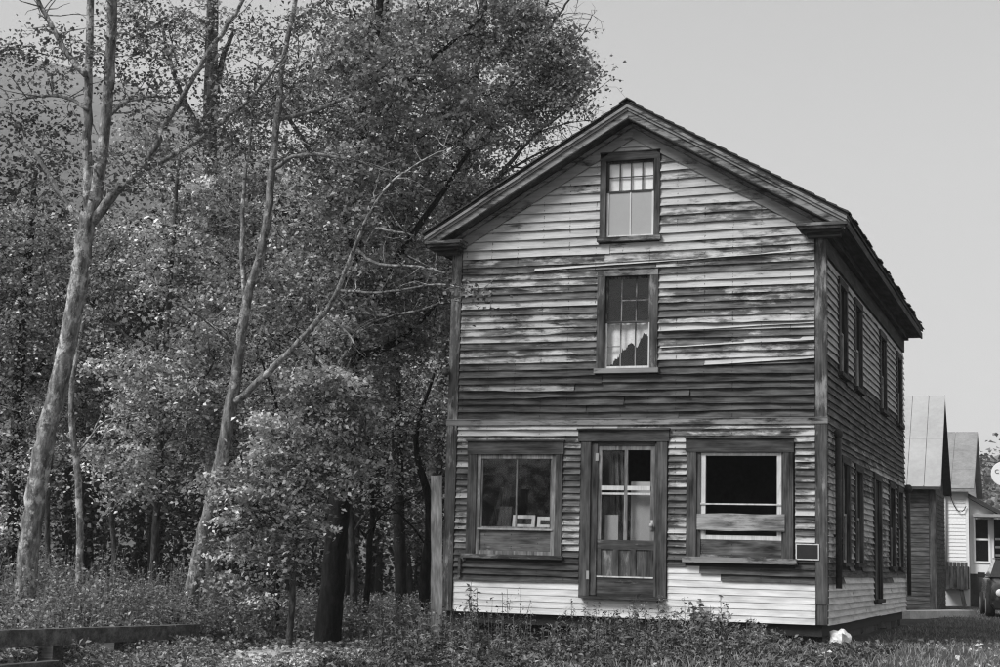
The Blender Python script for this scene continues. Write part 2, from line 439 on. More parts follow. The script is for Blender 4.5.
def side_boards():
    z = 0.0; rows = []
    while z < 2.70: rows.append((z, 0.0925)); z += 0.0925
    while z < 5.05: rows.append((z, 0.105)); z += 0.105
    for z, h in rows:
        holes = [(c[0] - 0.11, c[1] + 0.11) for c in S_OPEN if z + h * 0.5 > c[2] - 0.08 and z + h * 0.5 < c[3] + 0.11]
        for a, b in spans(0.02, L - 0.02, holes):
            cuts = [a, b]
            if b - a > 4: cuts = [a, a + (b - a) * rng.uniform(0.3, 0.7), b]
            for a2, b2 in zip(cuts, cuts[1:]):
                white = z < 0.62 and not (z > 0.5 and rng.random() < 0.4)
                if z > 3.65: p = 0.92
                elif z > 2.6: p = rng.choice([0.0, 0.06, 0.15])
                elif z > 2.2: p = 0.5
                elif z > 0.8: p = 0.6
                else: p = 0.3
                clapboard(side_wall, a2 + 0.003, b2 - 0.003, z, h, M['white_clap_side'] if white else M['clap_side'], 0.92 if white else p + rng.normal(0, 0.08), 'y', 0.5 if white else 1.0)
side_boards()
# far walls: the same boards, out of sight, joined
mb = MB()
for r in range(52):
    z = r * 0.104
    mb.prism([(-0.002, z + 0.11), (-0.009, z + 0.11), (-0.02, z), (-0.006, z)], 0.02, L - 0.02)
    mb.prism([(L + 0.002, z + 0.11), (L + 0.009, z + 0.11), (L + 0.02, z), (L + 0.006, z)], 0.02, W - 0.02, 'x')
o = mb.build('siding', M['clap_side'], rear_wall); o['paint'] = 0.4; o['kind'] = 'stuff'

def trim(name, mat, parent, paint, *boxes):
    mb = MB()
    for q in boxes: mb.box(*q)
    o = mb.build(name, M[mat], parent); o['paint'] = paint; return o

# corner boards, belt board, foundation
trim('corner_board', 'trim_z', house, 0.5, (-0.03, 0.13, -0.04, 0.0, 0.0, 2.74)); trim('corner_board', 'trim_z', house, 0.5, (-0.03, 0.13, -0.033, 0.0, 2.83, 5.41))
trim('corner_board', 'trim_z', house, 0.42, (W - 0.13, W + 0.03, -0.035, 0.0, 0.27, 2.74), (W, W + 0.028, 0.002, 0.11, 0.27, 2.74))
trim('corner_board', 'trim_z', house, 0.5, (W - 0.13, W + 0.03, -0.033, 0.0, 2.83, 5.41), (W, W + 0.026, 0.002, 0.11, 2.83, 5.41))
trim('corner_block', 'trim_z', house, 0.0, (W - 0.11, W + 0.025, -0.028, 0.0, 0.0, 0.262), (W, W + 0.023, 0.002, 0.10, 0.0, 0.262))
trim('belt_board', 'trim_x', house, 0.66, (-0.04, W + 0.04, -0.044, 0.0, 2.745, 2.825))
trim('belt_cap', 'trim_x', house, 0.95, (-0.044, W + 0.044, -0.052, -0.004, 2.826, 2.834))
mb = MB(); mb.box(0.10, W - 0.10, 0.35, L - 0.1, -1.2, -0.002)
fo = mb.build('foundation', M['stone'], house)
trim('sill_beam', 'dark', house, 0.0, (0.02, W - 0.06, 0.06, 0.24, -0.16, -0.003), (W - 0.24, W - 0.06, 0.241, L - 0.02, -0.16, -0.003))
for i in range(38):                                # field stones under the sill
    front = i < 16
    r = rng.uniform(0.1, 0.19); v = []; ns = 7
    mbq = MB()
    for lv, (rr, h) in enumerate(((0.6, -0.9), (1.0, -0.3), (0.95, 0.4), (0.5, 0.85))):
        for k_ in range(ns):
            a = 2 * math.pi * k_ / ns; q = r * rr * rng.uniform(0.8, 1.2); v.append((q * math.cos(a), q * math.sin(a), r * h))
    f = [(l * ns + k_, l * ns + (k_ + 1) % ns, (l + 1) * ns + (k_ + 1) % ns, (l + 1) * ns + k_) for l in range(3) for k_ in range(ns)] + [list(range(3 * ns, 4 * ns)), list(range(ns))[::-1]]
    x, y = (rng.uniform(0.15, W - 0.2), 0.3) if front else (W - 0.22, rng.uniform(0.3, L - 0.2))
    s = mesh_obj('foundation_stone', [(a + x, b + y, c + float(gz(x, y)) + 0.08) for a, b, c in v], f, M['stone'], house)

# ---------------------------- roof
ROOF_F, ROOF_B, T = -0.36, L + 0.34, 0.05
def slope_pts(x): return 7.42 - abs(x - RIDGE_X) * SLOPE
EL, ER = RIDGE_X - 3.17, RIDGE_X + 3.17
roof = MB().prism([(EL, slope_pts(EL)), (RIDGE_X, 7.42), (ER, slope_pts(ER)), (ER, slope_pts(ER) + T), (RIDGE_X, 7.42 + T * 1.15), (EL, slope_pts(EL) + T)][::-1], ROOF_F, ROOF_B).build('roof', M['shingle'], house)
# shingle courses: uneven single shingles along both eaves and the rake, joined courses above
nrmx = math.cos(math.atan(SLOPE)); 
def shingle(x_low, x_high, y0, y1, sgn, lift):
    def z(x): return 7.42 - abs(x - RIDGE_X) * SLOPE + T + lift
    th = 0.018
    a, b = (x_low, x_high)
    v = [(a, y0, z(a)), (a, y1, z(a)), (b, y1, z(b) - 0.012), (b, y0, z(b) - 0.012)]
    v += [(p[0], p[1], p[2] + th) for p in v]
    f = [(0, 1, 2, 3), (7, 6, 5, 4), (0, 4, 5, 1), (1, 5, 6, 2), (2, 6, 7, 3), (3, 7, 4, 0)]
    return mesh_obj('shingle', v, f, M['shingle'], roof)
y = ROOF_F - 0.02
while y < ROOF_B:
    w = rng.uniform(0.12, 0.3); e = rng.uniform(-0.01, 0.075)
    shingle(ER + e, ER - 0.3, y, min(y + w - 0.008, ROOF_B), 1, 0.006 + rng.uniform(0, 0.022)); y += w
y = ROOF_F - 0.02
while y < ROOF_B:
    w = rng.uniform(0.2, 0.4); shingle(EL - rng.uniform(0, 0.05), EL + 0.3, y, min(y + w - 0.008, ROOF_B), -1, 0.006); y += w
mb = MB()
for sgn in (-1, 1):
    for r in range(20):
        u0 = 0.05 + r * 0.155; u1 = u0 + 0.19
        y0 = ROOF_F - 0.03 - rng.uniform(0, 0.015); segs = 24
        xa, xb = RIDGE_X + sgn * u0, RIDGE_X + sgn * u1
        mb.add([(xa, y0, slope_pts(xa) + T + 0.012), (xb, y0, slope_pts(xb) + T + 0.034), (xb, ROOF_B, slope_pts(xb) + T + 0.034), (xa, ROOF_B, slope_pts(xa) + T + 0.012),
                (xb, y0, slope_pts(xb) + T + 0.002), (xb, ROOF_B, slope_pts(xb) + T + 0.002), (xa, y0, slope_pts(xa) + T + 0.002)],
               [(0, 1, 2, 3) if sgn > 0 else (3, 2, 1, 0), (1, 4, 5, 2), (0, 6, 4, 1)])
o = mb.build('shingle_courses', M['shingle'], roof); o['kind'] = 'stuff'
zr = 7.42 + T + 0.03; MB().prism([(RIDGE_X - 0.12, zr - 0.12 * SLOPE), (RIDGE_X, zr), (RIDGE_X + 0.12, zr - 0.12 * SLOPE), (RIDGE_X + 0.12, zr - 0.12 * SLOPE + 0.015), (RIDGE_X, zr + 0.02), (RIDGE_X - 0.12, zr - 0.12 * SLOPE + 0.015)][::-1], ROOF_F - 0.05, ROOF_B).build('ridge_cap', M['shingle'], roof)

def rake(name, mat, d0, d1, y0, y1, paint, x_out=3.17, parent=None):   # sloping trim on both sides of the gable, d measured down from the roof's underside
    for sgn in (-1, 1):
        xe = RIDGE_X + sgn * x_out
        zt = lambda x, d: 7.42 - abs(x - RIDGE_X) * SLOPE - d
        poly = [(RIDGE_X, zt(RIDGE_X, d0)), (xe, zt(xe, d0)), (xe, zt(xe, d1)), (RIDGE_X, zt(RIDGE_X, d1))]
        if sgn > 0: poly = poly[::-1]
        o = MB().prism(poly, y0, y1).build(name, M[mat], parent or house); o['paint'] = paint
rake('rake_moulding', 'trim_x', 0.002, 0.045, -0.385, -0.05, 0.62, 3.16)
rake('rake_moulding', 'trim_x', 0.047, 0.085, -0.36, -0.05, 0.7, 3.15)
rake('rake_board', 'trim_x', 0.087, 0.185, -0.335, -0.295, 0.62, 3.13)
rake('rake_soffit', 'trim_x', 0.187, 0.20, -0.33, -0.002, 0.15, 3.10)
rake('rake_moulding', 'trim_x', 0.21, 0.265, -0.11, -0.004, 0.6, 2.86)
rake('rake_frieze', 'trim_x', 0.267, 0.43, -0.045, -0.003, 0.7, 2.80)
# eaves: soffit, fascia and frieze on each long side
for sgn in (-1, 1):
    xw = W if sgn > 0 else 0.0; xo = RIDGE_X + sgn * 3.13
    a, b = sorted((xw + sgn * 0.002, xo))
    trim('soffit', 'trim_y', house, 0.1, (a, b, -0.30, ROOF_B - 0.06, 5.45, 5.47))
    a, b = sorted((xo, xo + sgn * 0.03))
    trim('fascia', 'trim_y', house, 0.1, (a, b, -0.34, ROOF_B - 0.03, 5.435, 5.545))
    a, b = sorted((xw + sgn * 0.002, xw + sgn * 0.035))
    trim('frieze_board', 'trim_y', house, 0.25, (a, b, 0.0, L, 5.12, 5.448))
    a, b = sorted((xw + sgn * 0.036, xw + sgn * 0.12))
    trim('bed_moulding', 'trim_y', house, 0.15, (a, b, -0.05, L, 5.36, 5.449))
# cornice returns on the gable front
for sgn in (-1, 1):
    xo = RIDGE_X + sgn * 3.165; xi = (0.22 if sgn < 0 else W - 0.40 + 0.06)
    a, b = sorted((xo, xi))
    trim('cornice_return', 'trim_x', house, 0.5, (a, b, -0.37, -0.03, 5.475, 5.515), (a + 0.02, b - 0.02, -0.34, -0.03, 5.44, 5.4749))
    trim('cornice_return', 'trim_x', house, 0.05, (a + 0.07, b - 0.07, -0.27, -0.03, 5.40, 5.4395), (a + 0.12, b - 0.12, -0.17, -0.031, 5.35, 5.3995))
    zt = lambda x: 7.42 - abs(x - RIDGE_X) * SLOPE - 0.20
    xs_ = (xo, xi) if sgn < 0 else (xi, xo)
    mb = MB(); top = max(zt(xi), 5.52)
    mb.prism([(xs_[0], 5.516), (xs_[1], 5.516), (xs_[1], 5.54), (xs_[0], 5.54)], -0.30, -0.03)
    o = mb.build('return_cap', M['trim_x'], house); o['paint'] = 0.3
# glass insulator and bracket on the left corner
mb = MB(); mb.lathe([(0.02, -0.05), (0.05, -0.045), (0.055, 0.0), (0.035, 0.02), (0.045, 0.045), (0.02, 0.065)], (-0.06, -0.09, 3.55), 10)
mb.box(-0.075, -0.045, -0.09, -0.03, 3.48, 3.51)
mb.build('insulator', M['stone'], house, True)

# ---------------------------- windows and door of the front
def frame_boxes(x0, x1, z0, z1, t, y0, y1):
    return [(x0, x0 + t, y0, y1, z0, z1), (x1 - t, x1, y0, y1, z0, z1), (x0 + t, x1 - t, y0, y1, z0, z0 + t), (x0 + t, x1 - t, y0, y1, z1 - t, z1)]
def part(name, mat, parent, boxes, paint=0.5):
    mb = MB()
    for q in boxes: mb.box(*q)
    o = mb.build(name, M[mat] if isinstance(mat, str) else mat, parent); o['paint'] = paint; return o
def pane(parent, x0, x1, z0, z1, y, mat='glass', tiltx=0.0):
    o = MB().box(x0, x1, y, y + 0.004, z0, z1).build('pane', M[mat], parent)
    if tiltx:
        c = Vector(((x0 + x1) / 2, y, (z0 + z1) / 2))
        o.matrix_local = Matrix.Translation(c) @ Matrix.Rotation(tiltx, 4, 'X') @ Matrix.Translation(-c)
    return o

def window_root(name, label):
    o = mesh_obj(name, [], [], None, house); o['label'] = label; return o

# attic window
w = part('attic_window', 'trim_x', house, [(2.305, 3.22, -0.045, -0.001, 6.672, 6.79), (2.30, 3.225, -0.055, -0.001, 6.79, 6.805)], 0.2)
w['label'] = 'attic window with bright small panes over two grey lights'
part('casing', 'trim_z', w, [(2.305, 2.398, -0.042, -0.001, 5.51, 6.671)], 0.15); part('casing', 'trim_z', w, [(3.132, 3.22, -0.042, -0.001, 5.51, 6.671)], 0.15)
part('sill', 'trim_x', w, [(2.28, 3.245, -0.085, 0.03, 5.445, 5.509)], 0.62)
up_s = part('sash', 'trim_z', w, frame_boxes(2.402, 3.128, 6.19, 6.668, 0.026, 0.02, 0.05), 0.25)
for x in (2.592, 2.765, 2.937): part('muntin', 'trim_z', up_s, [(x - 0.007, x + 0.007, 0.025, 0.045, 6.216, 6.642)], 0.2)
part('muntin', 'trim_x', up_s, [(2.428, 3.102, 0.027, 0.043, 6.424, 6.437)], 0.35)
for x0, x1 in ((2.428, 2.585), (2.599, 2.758), (2.772, 2.93), (2.944, 3.102)):
    pane(up_s, x0, x1, 6.437, 6.642, 0.034, 'clean_glass'); pane(up_s, x0, x1, 6.216, 6.424, 0.034, 'clean_glass')
lo_s = part('sash', 'sash', w, [(2.402, 2.437, 0.0, 0.03, 5.512, 6.19), (3.093, 3.128, 0.0, 0.03, 5.512, 6.19), (2.437, 3.093, 0.0, 0.03, 5.512, 5.545)], 0.95)
part('meeting_rail', 'trim_x', lo_s, [(2.402, 3.128, -0.004, 0.049, 6.1905, 6.215)], 0.0)
part('muntin', 'sash', lo_s, [(2.757, 2.775, 0.003, 0.027, 5.545, 6.19)], 0.95)
for x0, x1 in ((2.437, 2.757), (2.775, 3.093)): part('panel', 'blind', lo_s, [(x0, x1, 0.012, 0.02, 5.545, 6.19)])
part('backing_sheet', 'backing', w, [(2.403, 3.127, 0.062, 0.066, 6.2, 6.667)])  # plain white sheet behind the upper panes

# window of the middle floor
w = part('upper_window', 'trim_x', house, [(2.29, 3.21, -0.045, -0.001, 4.93, 5.03), (2.28, 3.22, -0.055, -0.001, 5.03, 5.042)], 0.55)
w['label'] = 'upper window with small dark panes and a pale sheet imitating reflected sky and treetops'
part('casing', 'trim_z', w, [(2.29, 2.408, -0.042, -0.001, 3.56, 4.929)], 0.5); part('casing', 'trim_z', w, [(3.092, 3.21, -0.042, -0.001, 3.56, 4.929)], 0.45)
part('sill', 'trim_x', w, [(2.27, 3.235, -0.09, 0.03, 3.49, 3.559)], 0.72)
s = part('sash', 'trim_z', w, frame_boxes(2.412, 3.088, 4.235, 4.926, 0.03, 0.03, 0.06), 0.55)
part('muntin', 'trim_z', s, [(2.638, 2.656, 0.034, 0.056, 4.265, 4.896)], 0.6); part('muntin', 'trim_z', s, [(2.858, 2.876, 0.034, 0.056, 4.265, 4.896)], 0.6)
part('muntin', 'trim_x', s, [(2.656, 2.858, 0.034, 0.056, 4.565, 4.582), (2.876, 3.058, 0.034, 0.056, 4.565, 4.582)], 0.6)
for x0, x1, z0, z1 in ((2.442, 2.638, 4.265, 4.896), (2.656, 2.858, 4.265, 4.565), (2.656, 2.858, 4.582, 4.896), (2.876, 3.058, 4.265, 4.565), (2.876, 3.058, 4.582, 4.896)): pane(s, x0, x1, z0, z1, 0.045)
s = part('sash', 'sash', w, [(2.412, 2.442, 0.0, 0.028, 3.562, 4.235), (3.062, 3.088, 0.0, 0.028, 3.562, 4.235), (2.442, 3.062, 0.0, 0.028, 3.562, 3.60)], 0.75)
part('meeting_rail', 'trim_x', s, [(2.412, 3.088, -0.002, 0.028, 4.236, 4.262)], 0.3)
part('muntin', 'trim_z', s, [(2.638, 2.654, 0.003, 0.024, 3.60, 4.235)], 0.6); part('muntin', 'trim_z', s, [(2.86, 2.876, 0.003, 0.024, 3.60, 4.235)], 0.6)
part('muntin', 'trim_x', s, [(2.442, 2.638, 0.003, 0.024, 3.885, 3.90)], 0.6)
for x0, x1, z0, z1 in ((2.442, 2.638, 3.60, 3.885), (2.442, 2.638, 3.90, 4.235), (2.654, 2.86, 3.60, 4.235), (2.876, 3.062, 3.60, 4.235)): pane(s, x0, x1, z0, z1, 0.012)
eg = np.random.default_rng(9); ex_ = np.linspace(2.40, 3.10, 64)
ez_ = np.interp(ex_, [2.40, 2.46, 2.53, 2.60, 2.645, 2.70, 2.76, 2.83, 2.87, 2.93, 2.98, 3.04, 3.10], [3.60, 3.62, 3.68, 3.74, 3.84, 3.86, 3.97, 3.92, 3.88, 4.02, 4.10, 4.05, 4.15]) + eg.normal(0, 0.016, 64)
edge = list(zip(ex_, np.maximum(ez_, 3.6)))
V = []; F = []
for i, (x, z) in enumerate(edge):
    yy = 0.085 + 0.01 * math.sin(i * 0.3); V += [(x, yy, z), (x, yy + 0.004, 4.25)]
F = [(2 * i, 2 * i + 2, 2 * i + 3, 2 * i + 1) for i in range(len(edge) - 1)]
sh = mesh_obj('reflection_sheet', V, F, grey_mat('reflected_sky_grey', 0.7, 0.3, 5.0), w)  # added pale sheet stands in for reflected sky, its ragged edge for treetops
md = sh.modifiers.new('thick', 'SOLIDIFY'); md.thickness = 0.003

# shop window beside the left corner
w = part('shop_window', 'trim_x', house, [(0.315, 1.825, -0.05, -0.001, 2.315, 2.505), (0.30, 1.84, -0.075, -0.001, 2.505, 2.525)], 0.18)
w['label'] = 'shop window with two tall panes over a stained plywood patch'
part('casing', 'trim_z', w, [(0.325, 0.465, -0.042, -0.001, 0.845, 2.314)], 0.2); part('casing', 'trim_z', w, [(1.705, 1.81, -0.042, -0.001, 0.845, 2.314)], 0.12)
part('jamb', 'sash_grey', w, [(0.467, 0.53, -0.02, 0.06, 0.845, 2.31)], 0.45); part('jamb', 'sash_grey', w, [(1.64, 1.703, -0.02, 0.06, 0.845, 2.31)], 0.45)
part('jamb', 'sash_grey', w, [(0.5305, 1.6395, -0.02, 0.06, 2.25, 2.31)], 0.45)
part('sill', 'trim_x', w, [(0.27, 1.84, -0.10, 0.05, 0.785, 0.844)], 0.5)
s = part('sash', 'sash_grey', w, [(0.531, 1.639, 0.0, 0.03, 1.19, 1.25), (0.531, 0.555, 0.0, 0.03, 1.25, 2.249), (1.615, 1.639, 0.0, 0.03, 1.25, 2.249)], 0.35)
part('muntin', 'sash_grey', s, [(1.08, 1.102, 0.0, 0.03, 1.25, 2.249)], 0.4)
pane(s, 0.555, 1.08, 1.25, 2.249, 0.014); pane(s, 1.102, 1.615, 1.25, 2.249, 0.014)
part('rail', 'sash_grey', w, [(0.50, 1.67, -0.035, 0.0, 1.20, 1.225)], 0.8)
part('plywood_panel', 'clap', w, [(0.531, 1.639, 0.005, 0.03, 0.90, 1.189)], 0.42); part('rail', 'sash_grey', w, [(0.531, 1.639, -0.015, 0.03, 0.845, 0.899)], 0.45)

# shop window beside the right corner: the glass is gone, a board is nailed across
w = part('shop_window', 'trim_x', house, [(3.645, 5.175, -0.05, -0.001, 2.35, 2.54), (3.63, 5.19, -0.075, -0.001, 2.54, 2.558)], 0.25)
w['label'] = 'shop window with empty black opening and a board nailed across'
part('casing', 'trim_z', w, [(3.66, 3.80, -0.042, -0.001, 0.88, 2.349)], 0.2); part('casing', 'trim_z', w, [(5.03, 5.165, -0.042, -0.001, 0.88, 2.349)], 0.15)
part('jamb', 'trim_z', w, [(3.802, 3.855, -0.02, 0.06, 0.88, 2.345)], 0.3); part('jamb', 'trim_z', w, [(5.0, 5.028, -0.02, 0.06, 0.88, 2.345)], 0.3)
s = part('sash', 'sash', w, [(3.857, 3.925, -0.005, 0.04, 1.125, 2.34), (4.935, 4.998, -0.005, 0.04, 1.125, 2.34)], 0.72)
part('rail', 'sash', s, [(3.925, 4.935, -0.005, 0.04, 2.30, 2.34)], 0.75); part('rail', 'sash', s, [(3.925, 4.935, -0.008, 0.04, 1.125, 1.185)], 0.9)
part('rod', 'sash', s, [(3.85, 5.005, -0.02, -0.006, 1.61, 1.63)], 0.9)
mb = MB(); xs = np.linspace(3.815, 5.05, 9)
for i in range(8):
    a, b = xs[i], xs[i + 1]; e = lambda x: 0.006 * math.sin(x * 7)
    mb.add([(a, -0.055, 1.25 + e(a)), (b, -0.055, 1.25 + e(b)), (b, -0.055, 1.485 - e(b)), (a, -0.055, 1.485 - e(a)), (a, -0.03, 1.25 + e(a)), (b, -0.03, 1.25 + e(b)), (b, -0.03, 1.485 - e(b)), (a, -0.03, 1.485 - e(a))],
           [(0, 1, 2, 3), (7, 6, 5, 4), (0, 4, 5, 1), (3, 2, 6, 7)] + ([(0, 3, 7, 4)] if i == 0 else []) + ([(1, 5, 6, 2)] if i == 7 else []))
o = mb.build('nailed_board', wood_mat('grey_plank', 'x', 0.06, 0.2, 0.4, nails=False), w); o['paint'] = 0.5
part('plywood_panel', 'clap', w, [(3.857, 4.998, 0.0, 0.03, 0.92, 1.124)], 0.36)
part('sill', 'trim_x', w, [(3.62, 5.22, -0.11, 0.05, 0.80, 0.879)], 0.6); part('rail', 'trim_x', w, [(3.857, 4.998, -0.012, 0.03, 0.88, 0.919)], 0.45)

# plaque beside the corner
w = part('wall_plaque', M['dark'], house, [(5.215, 5.505, -0.045, -0.022, 0.885, 1.075)])
w['label'] = 'small black plate in a thin white frame near the corner'
part('plaque_frame', 'sash', w, frame_boxes(5.2, 5.52, 0.87, 1.09, 0.0149, -0.05, -0.02), 1.1)

# door
w = part('door_frame', 'trim_x', house, [(2.045, 3.40, -0.055, -0.001, 2.50, 2.665), (2.03, 3.415, -0.085, -0.001, 2.665, 2.69)], 0.3)
part('casing', 'trim_z', w, [(2.09, 2.24, -0.045, -0.001, 0.29, 2.499)], 0.15); part('casing', 'trim_z', w, [(3.222, 3.375, -0.045, -0.001, 0.29, 2.499)], 0.15)
part('jamb', 'trim_z', w, [(2.242, 2.335, -0.02, 0.06, 0.30, 2.47)], 0.28); part('jamb', 'trim_z', w, [(3.192, 3.221, -0.02, 0.06, 0.30, 2.47)], 0.12)
part('threshold', 'trim_x', w, [(2.12, 3.35, -0.14, 0.1, 0.255, 0.2885)], 0.3)
part('jamb', 'trim_x', w, [(2.336, 3.191, -0.01, 0.06, 2.44, 2.499)], 0.1)
d = part('front_door', 'sash_grey', house, [(2.336, 2.395, 0.0, 0.045, 1.09, 2.438), (3.125, 3.189, 0.0, 0.045, 1.09, 2.438), (2.395, 3.125, 0.0, 0.045, 2.378, 2.438), (2.735, 2.785, 0.0, 0.045, 1.09, 2.378)], 0.42)
d['label'] = 'worn wooden front door with four lights over three upright panels'
part('rail', 'sash', d, [(2.395, 2.735, -0.012, 0.04, 1.80, 1.862), (2.785, 3.125, -0.012, 0.04, 1.80, 1.862)], 1.0)
part('rail', 'sash', d, [(2.395, 2.735, 0.0, 0.04, 1.735, 1.765), (2.785, 3.125, 0.0, 0.04, 1.735, 1.765)], 0.9)
part('rail', 'trim_x', d, [(2.336, 3.189, 0.0, 0.045, 0.955, 1.089)], 0.45); part('rail', 'trim_x', d, [(2.336, 3.189, 0.0, 0.045, 0.33, 0.555)], 0.35); part('rail', 'sash', d, [(2.345, 3.18, -0.012, -0.0005, 0.555, 0.575)], 0.6)
for x0, x1 in ((2.336, 2.40), (2.585, 2.665), (2.84, 2.92), (3.115, 3.189)): part('stile', 'trim_z', d, [(x0, x1, 0.0, 0.045, 0.556, 0.954)], 0.18)
for x0, x1 in ((2.40, 2.585), (2.665, 2.84), (2.92, 3.115)): part('panel', 'trim_z', d, [(x0, x1, 0.016, 0.03, 0.556, 0.954)], 0.42)
pane(d, 2.395, 2.735, 1.862, 2.378, 0.02); pane(d, 2.395, 2.735, 1.09, 1.735, 0.02); pane(d, 2.785, 3.125, 1.09, 1.735, 0.02)
mb = MB(); mb.lathe([(0.012, 0.0), (0.012, -0.03), (0.03, -0.04), (0.033, -0.055), (0.02, -0.07)], (3.155, 0.0, 1.30), 12, 'y'); mb.box(3.135, 3.175, -0.004, 0.0, 1.22, 1.38); mb.build('door_knob', M['tin'], d, True)
part('hinge', M['tin'], d, [(2.305, 2.35, -0.028, -0.0205, 2.22, 2.33)]); part('hinge', M['tin'], d, [(2.205, 2.245, -0.055, -0.0455, 0.52, 0.64)])
part('batten', 'trim_x', house, [(0.22, 0.26, -0.06, -0.03, 0.49, 0.78)], 0.5)['label'] = 'short upright batten below the shop window'

# things stored behind the glass
def stored_sash(x0, x1, z0, z1, y, lean, label, mat='sash', paint=0.9, t=0.05, mid=True):
    g = empty('stored_window', ((x0 + x1) / 2, y, z0), label, 'window sash'); g['kind'] = 'thing'
    bx = frame_boxes(-(x1 - x0) / 2, (x1 - x0) / 2, 0, z1 - z0, t, -0.015, 0.015)
    mb = MB(); [mb.box(*q) for q in bx]; o = mb.build('frame', M[mat], g); o['paint'] = paint
    MB().box(-(x1 - x0) / 2 + t, (x1 - x0) / 2 - t, -0.003, 0.003, t, z1 - z0 - t).build('pane', M['glass'], g)
    g.rotation_euler = (-lean, 0, 0); return g
shelf_z = 1.26
MBs = MB().box(0.53, 1.66, 0.16, 0.75, 1.2, 1.24); o = MBs.build('window_shelf', M['trim_x'], house); o['paint'] = 0.2
stored_sash(0.98, 1.33, 1.241, 1.43, 0.17, 0.15, 'white painted sash standing beside the muntin behind the shop glass')
stored_sash(1.36, 1.66, 1.241, 1.41, 0.19, 0.15, 'smaller white sash half hidden by the jamb behind the shop glass')
stored_sash(0.62, 0.90, 1.241, 1.56, 0.3, 0.2, 'dark wooden frame leaning behind the shop glass', 'trim_z', 0.25, 0.035)
for i, (x, h, p) in enumerate(((0.58, 1.62, 0.5), (0.63, 1.85, 0.1), (0.70, 1.92, 0.12), (0.76, 1.90, 0.1))):
    mb = MB().beam((x - 0.03, 0.36 + 0.03 * i, 1.241), (x + 0.02, 0.6, h), 0.055, 0.02, (0, 1, 0)); o = mb.build('stored_board', M['trim_z'], None); o['paint'] = p
    tag(o, ['pale strip of wood closest to the jamb behind the shop glass', 'dark narrow board next to the pale strip behind the shop glass', 'tallest dark board behind the leaning frame in the shop', 'dark board furthest from the jamb behind the leaning frame'][i], 'board', 'boards behind the shop glass')
for i, (x, h, p, wd) in enumerate(((2.50, 2.34, 0.4, 0.07), (2.58, 2.36, 0.2, 0.05), (2.66, 2.35, 0.5, 0.04))):
    o = MB().beam((x + 0.06, 0.3, 0.141), (x - 0.02, 0.18, h), wd, 0.025, (0, 1, 0)).build('leaning_plank', M['trim_z'], None); o['paint'] = p
    tag(o, ['widest plank propped inside the upper light of the front door', 'dark middle plank propped inside the upper light of the front door', 'thinnest pale strip propped inside the door next to the centre bar'][i], 'plank', 'planks inside the door')
o = part('cardboard_sheet', M['blind'], None, [(2.80, 3.16, 0.14, 0.15, 0.141, 1.93)]); tag(o, 'tall pale sheet standing inside the broken light of the front door', 'board')
o = part('cardboard_sheet', M['blind'], None, [(2.42, 2.62, 0.12, 0.13, 0.141, 1.45)]); tag(o, 'short pale sheet behind the lower light of the front door', 'board')
# scrap timber in the gap below the siding
for i, (a, b) in enumerate((((1.6, -0.03, -0.52), (1.8, -0.1, -0.1)), ((1.75, -0.05, -0.5), (2.2, -0.05, -0.5)), ((2.0, -0.06, -0.5), (2.02, -0.06, -0.12)), ((2.12, -0.07, -0.5), (2.14, -0.07, -0.12)))):
    o = MB().beam(a, b, 0.05, 0.05, (0, 1, 0)).build('scrap_board', M['trim_z'], None); o['paint'] = 0.3
    tag(o, ['slanting scrap of timber in the dark gap under the siding', 'level scrap of timber lying in the gap under the siding', 'upright scrap of timber nearer the slanting one under the siding', 'last upright scrap of timber under the siding towards the door'][i], 'timber', 'scrap timber under the siding')

# ---------------------------- side wall openings
def side_window(y0, y1, z0, z1, label, door=False):
    X = W
    def sb(name, mat, parent, boxes, paint):
        mb = MB()
        for (a, b, xo0, xo1, c, d_) in boxes: mb.box(X + xo0, X + xo1, a, b, c, d_)
        o = mb.build(name, M[mat], parent); o['paint'] = paint; return o
    w = sb('side_door' if door else 'side_window', 'trim_y', house, [(y0 - 0.12, y1 + 0.12, 0.001, 0.05, z1, z1 + 0.11)], 0.25); w['label'] = label
    sb('casing', 'trim_z', w, [(y0 - 0.11, y0, 0.001, 0.045, z0, z1 - 0.001)], 0.2); sb('casing', 'trim_z', w, [(y1, y1 + 0.11, 0.001, 0.045, z0, z1 - 0.001)], 0.2)
    sb('sill', 'trim_y', w, [(y0 - 0.13, y1 + 0.13, -0.03, 0.085, z0 - 0.06, z0 - 0.001)], 0.4)
    if door:
        sb('door_leaf', 'trim_z', w, [(y0, y1, -0.06, -0.02, z0, z1)], 0.1); return
    zm = (z0 + z1) / 2; ym = (y0 + y1) / 2
    for a, b, xo in ((zm, z1, -0.07), (z0, zm, -0.04)):
        s = sb('sash', 'sash', w, [(y0, y0 + 0.035, xo, xo + 0.03, a, b), (y1 - 0.035, y1, xo, xo + 0.03, a, b), (y0 + 0.035, y1 - 0.035, xo, xo + 0.03, a, a + 0.035), (y0 + 0.035, y1 - 0.035, xo, xo + 0.03, b - 0.035, b)], 0.45)
        sb('muntin', 'sash', s, [(ym - 0.008, ym + 0.008, xo + 0.004, xo + 0.026, a + 0.035, b - 0.035)], 0.4)
        for p0, p1 in ((y0 + 0.035, ym - 0.008), (ym + 0.008, y1 - 0.035)):
            MB().box(X + xo + 0.012, X + xo + 0.016, p0, p1, a + 0.035, b - 0.035).build('pane', M['glass'], s)
nm = ['upper', 'upper', 'upper', 'upper', 'ground floor', 'ground floor', 'door', 'ground floor', 'ground floor']
for i, q in enumerate(S_OPEN):
    if i == 6: side_window(*q, 'narrow dark side door between the ground floor windows', True)
    else: side_window(*q, f'tall {nm[i]} window in the long side wall')
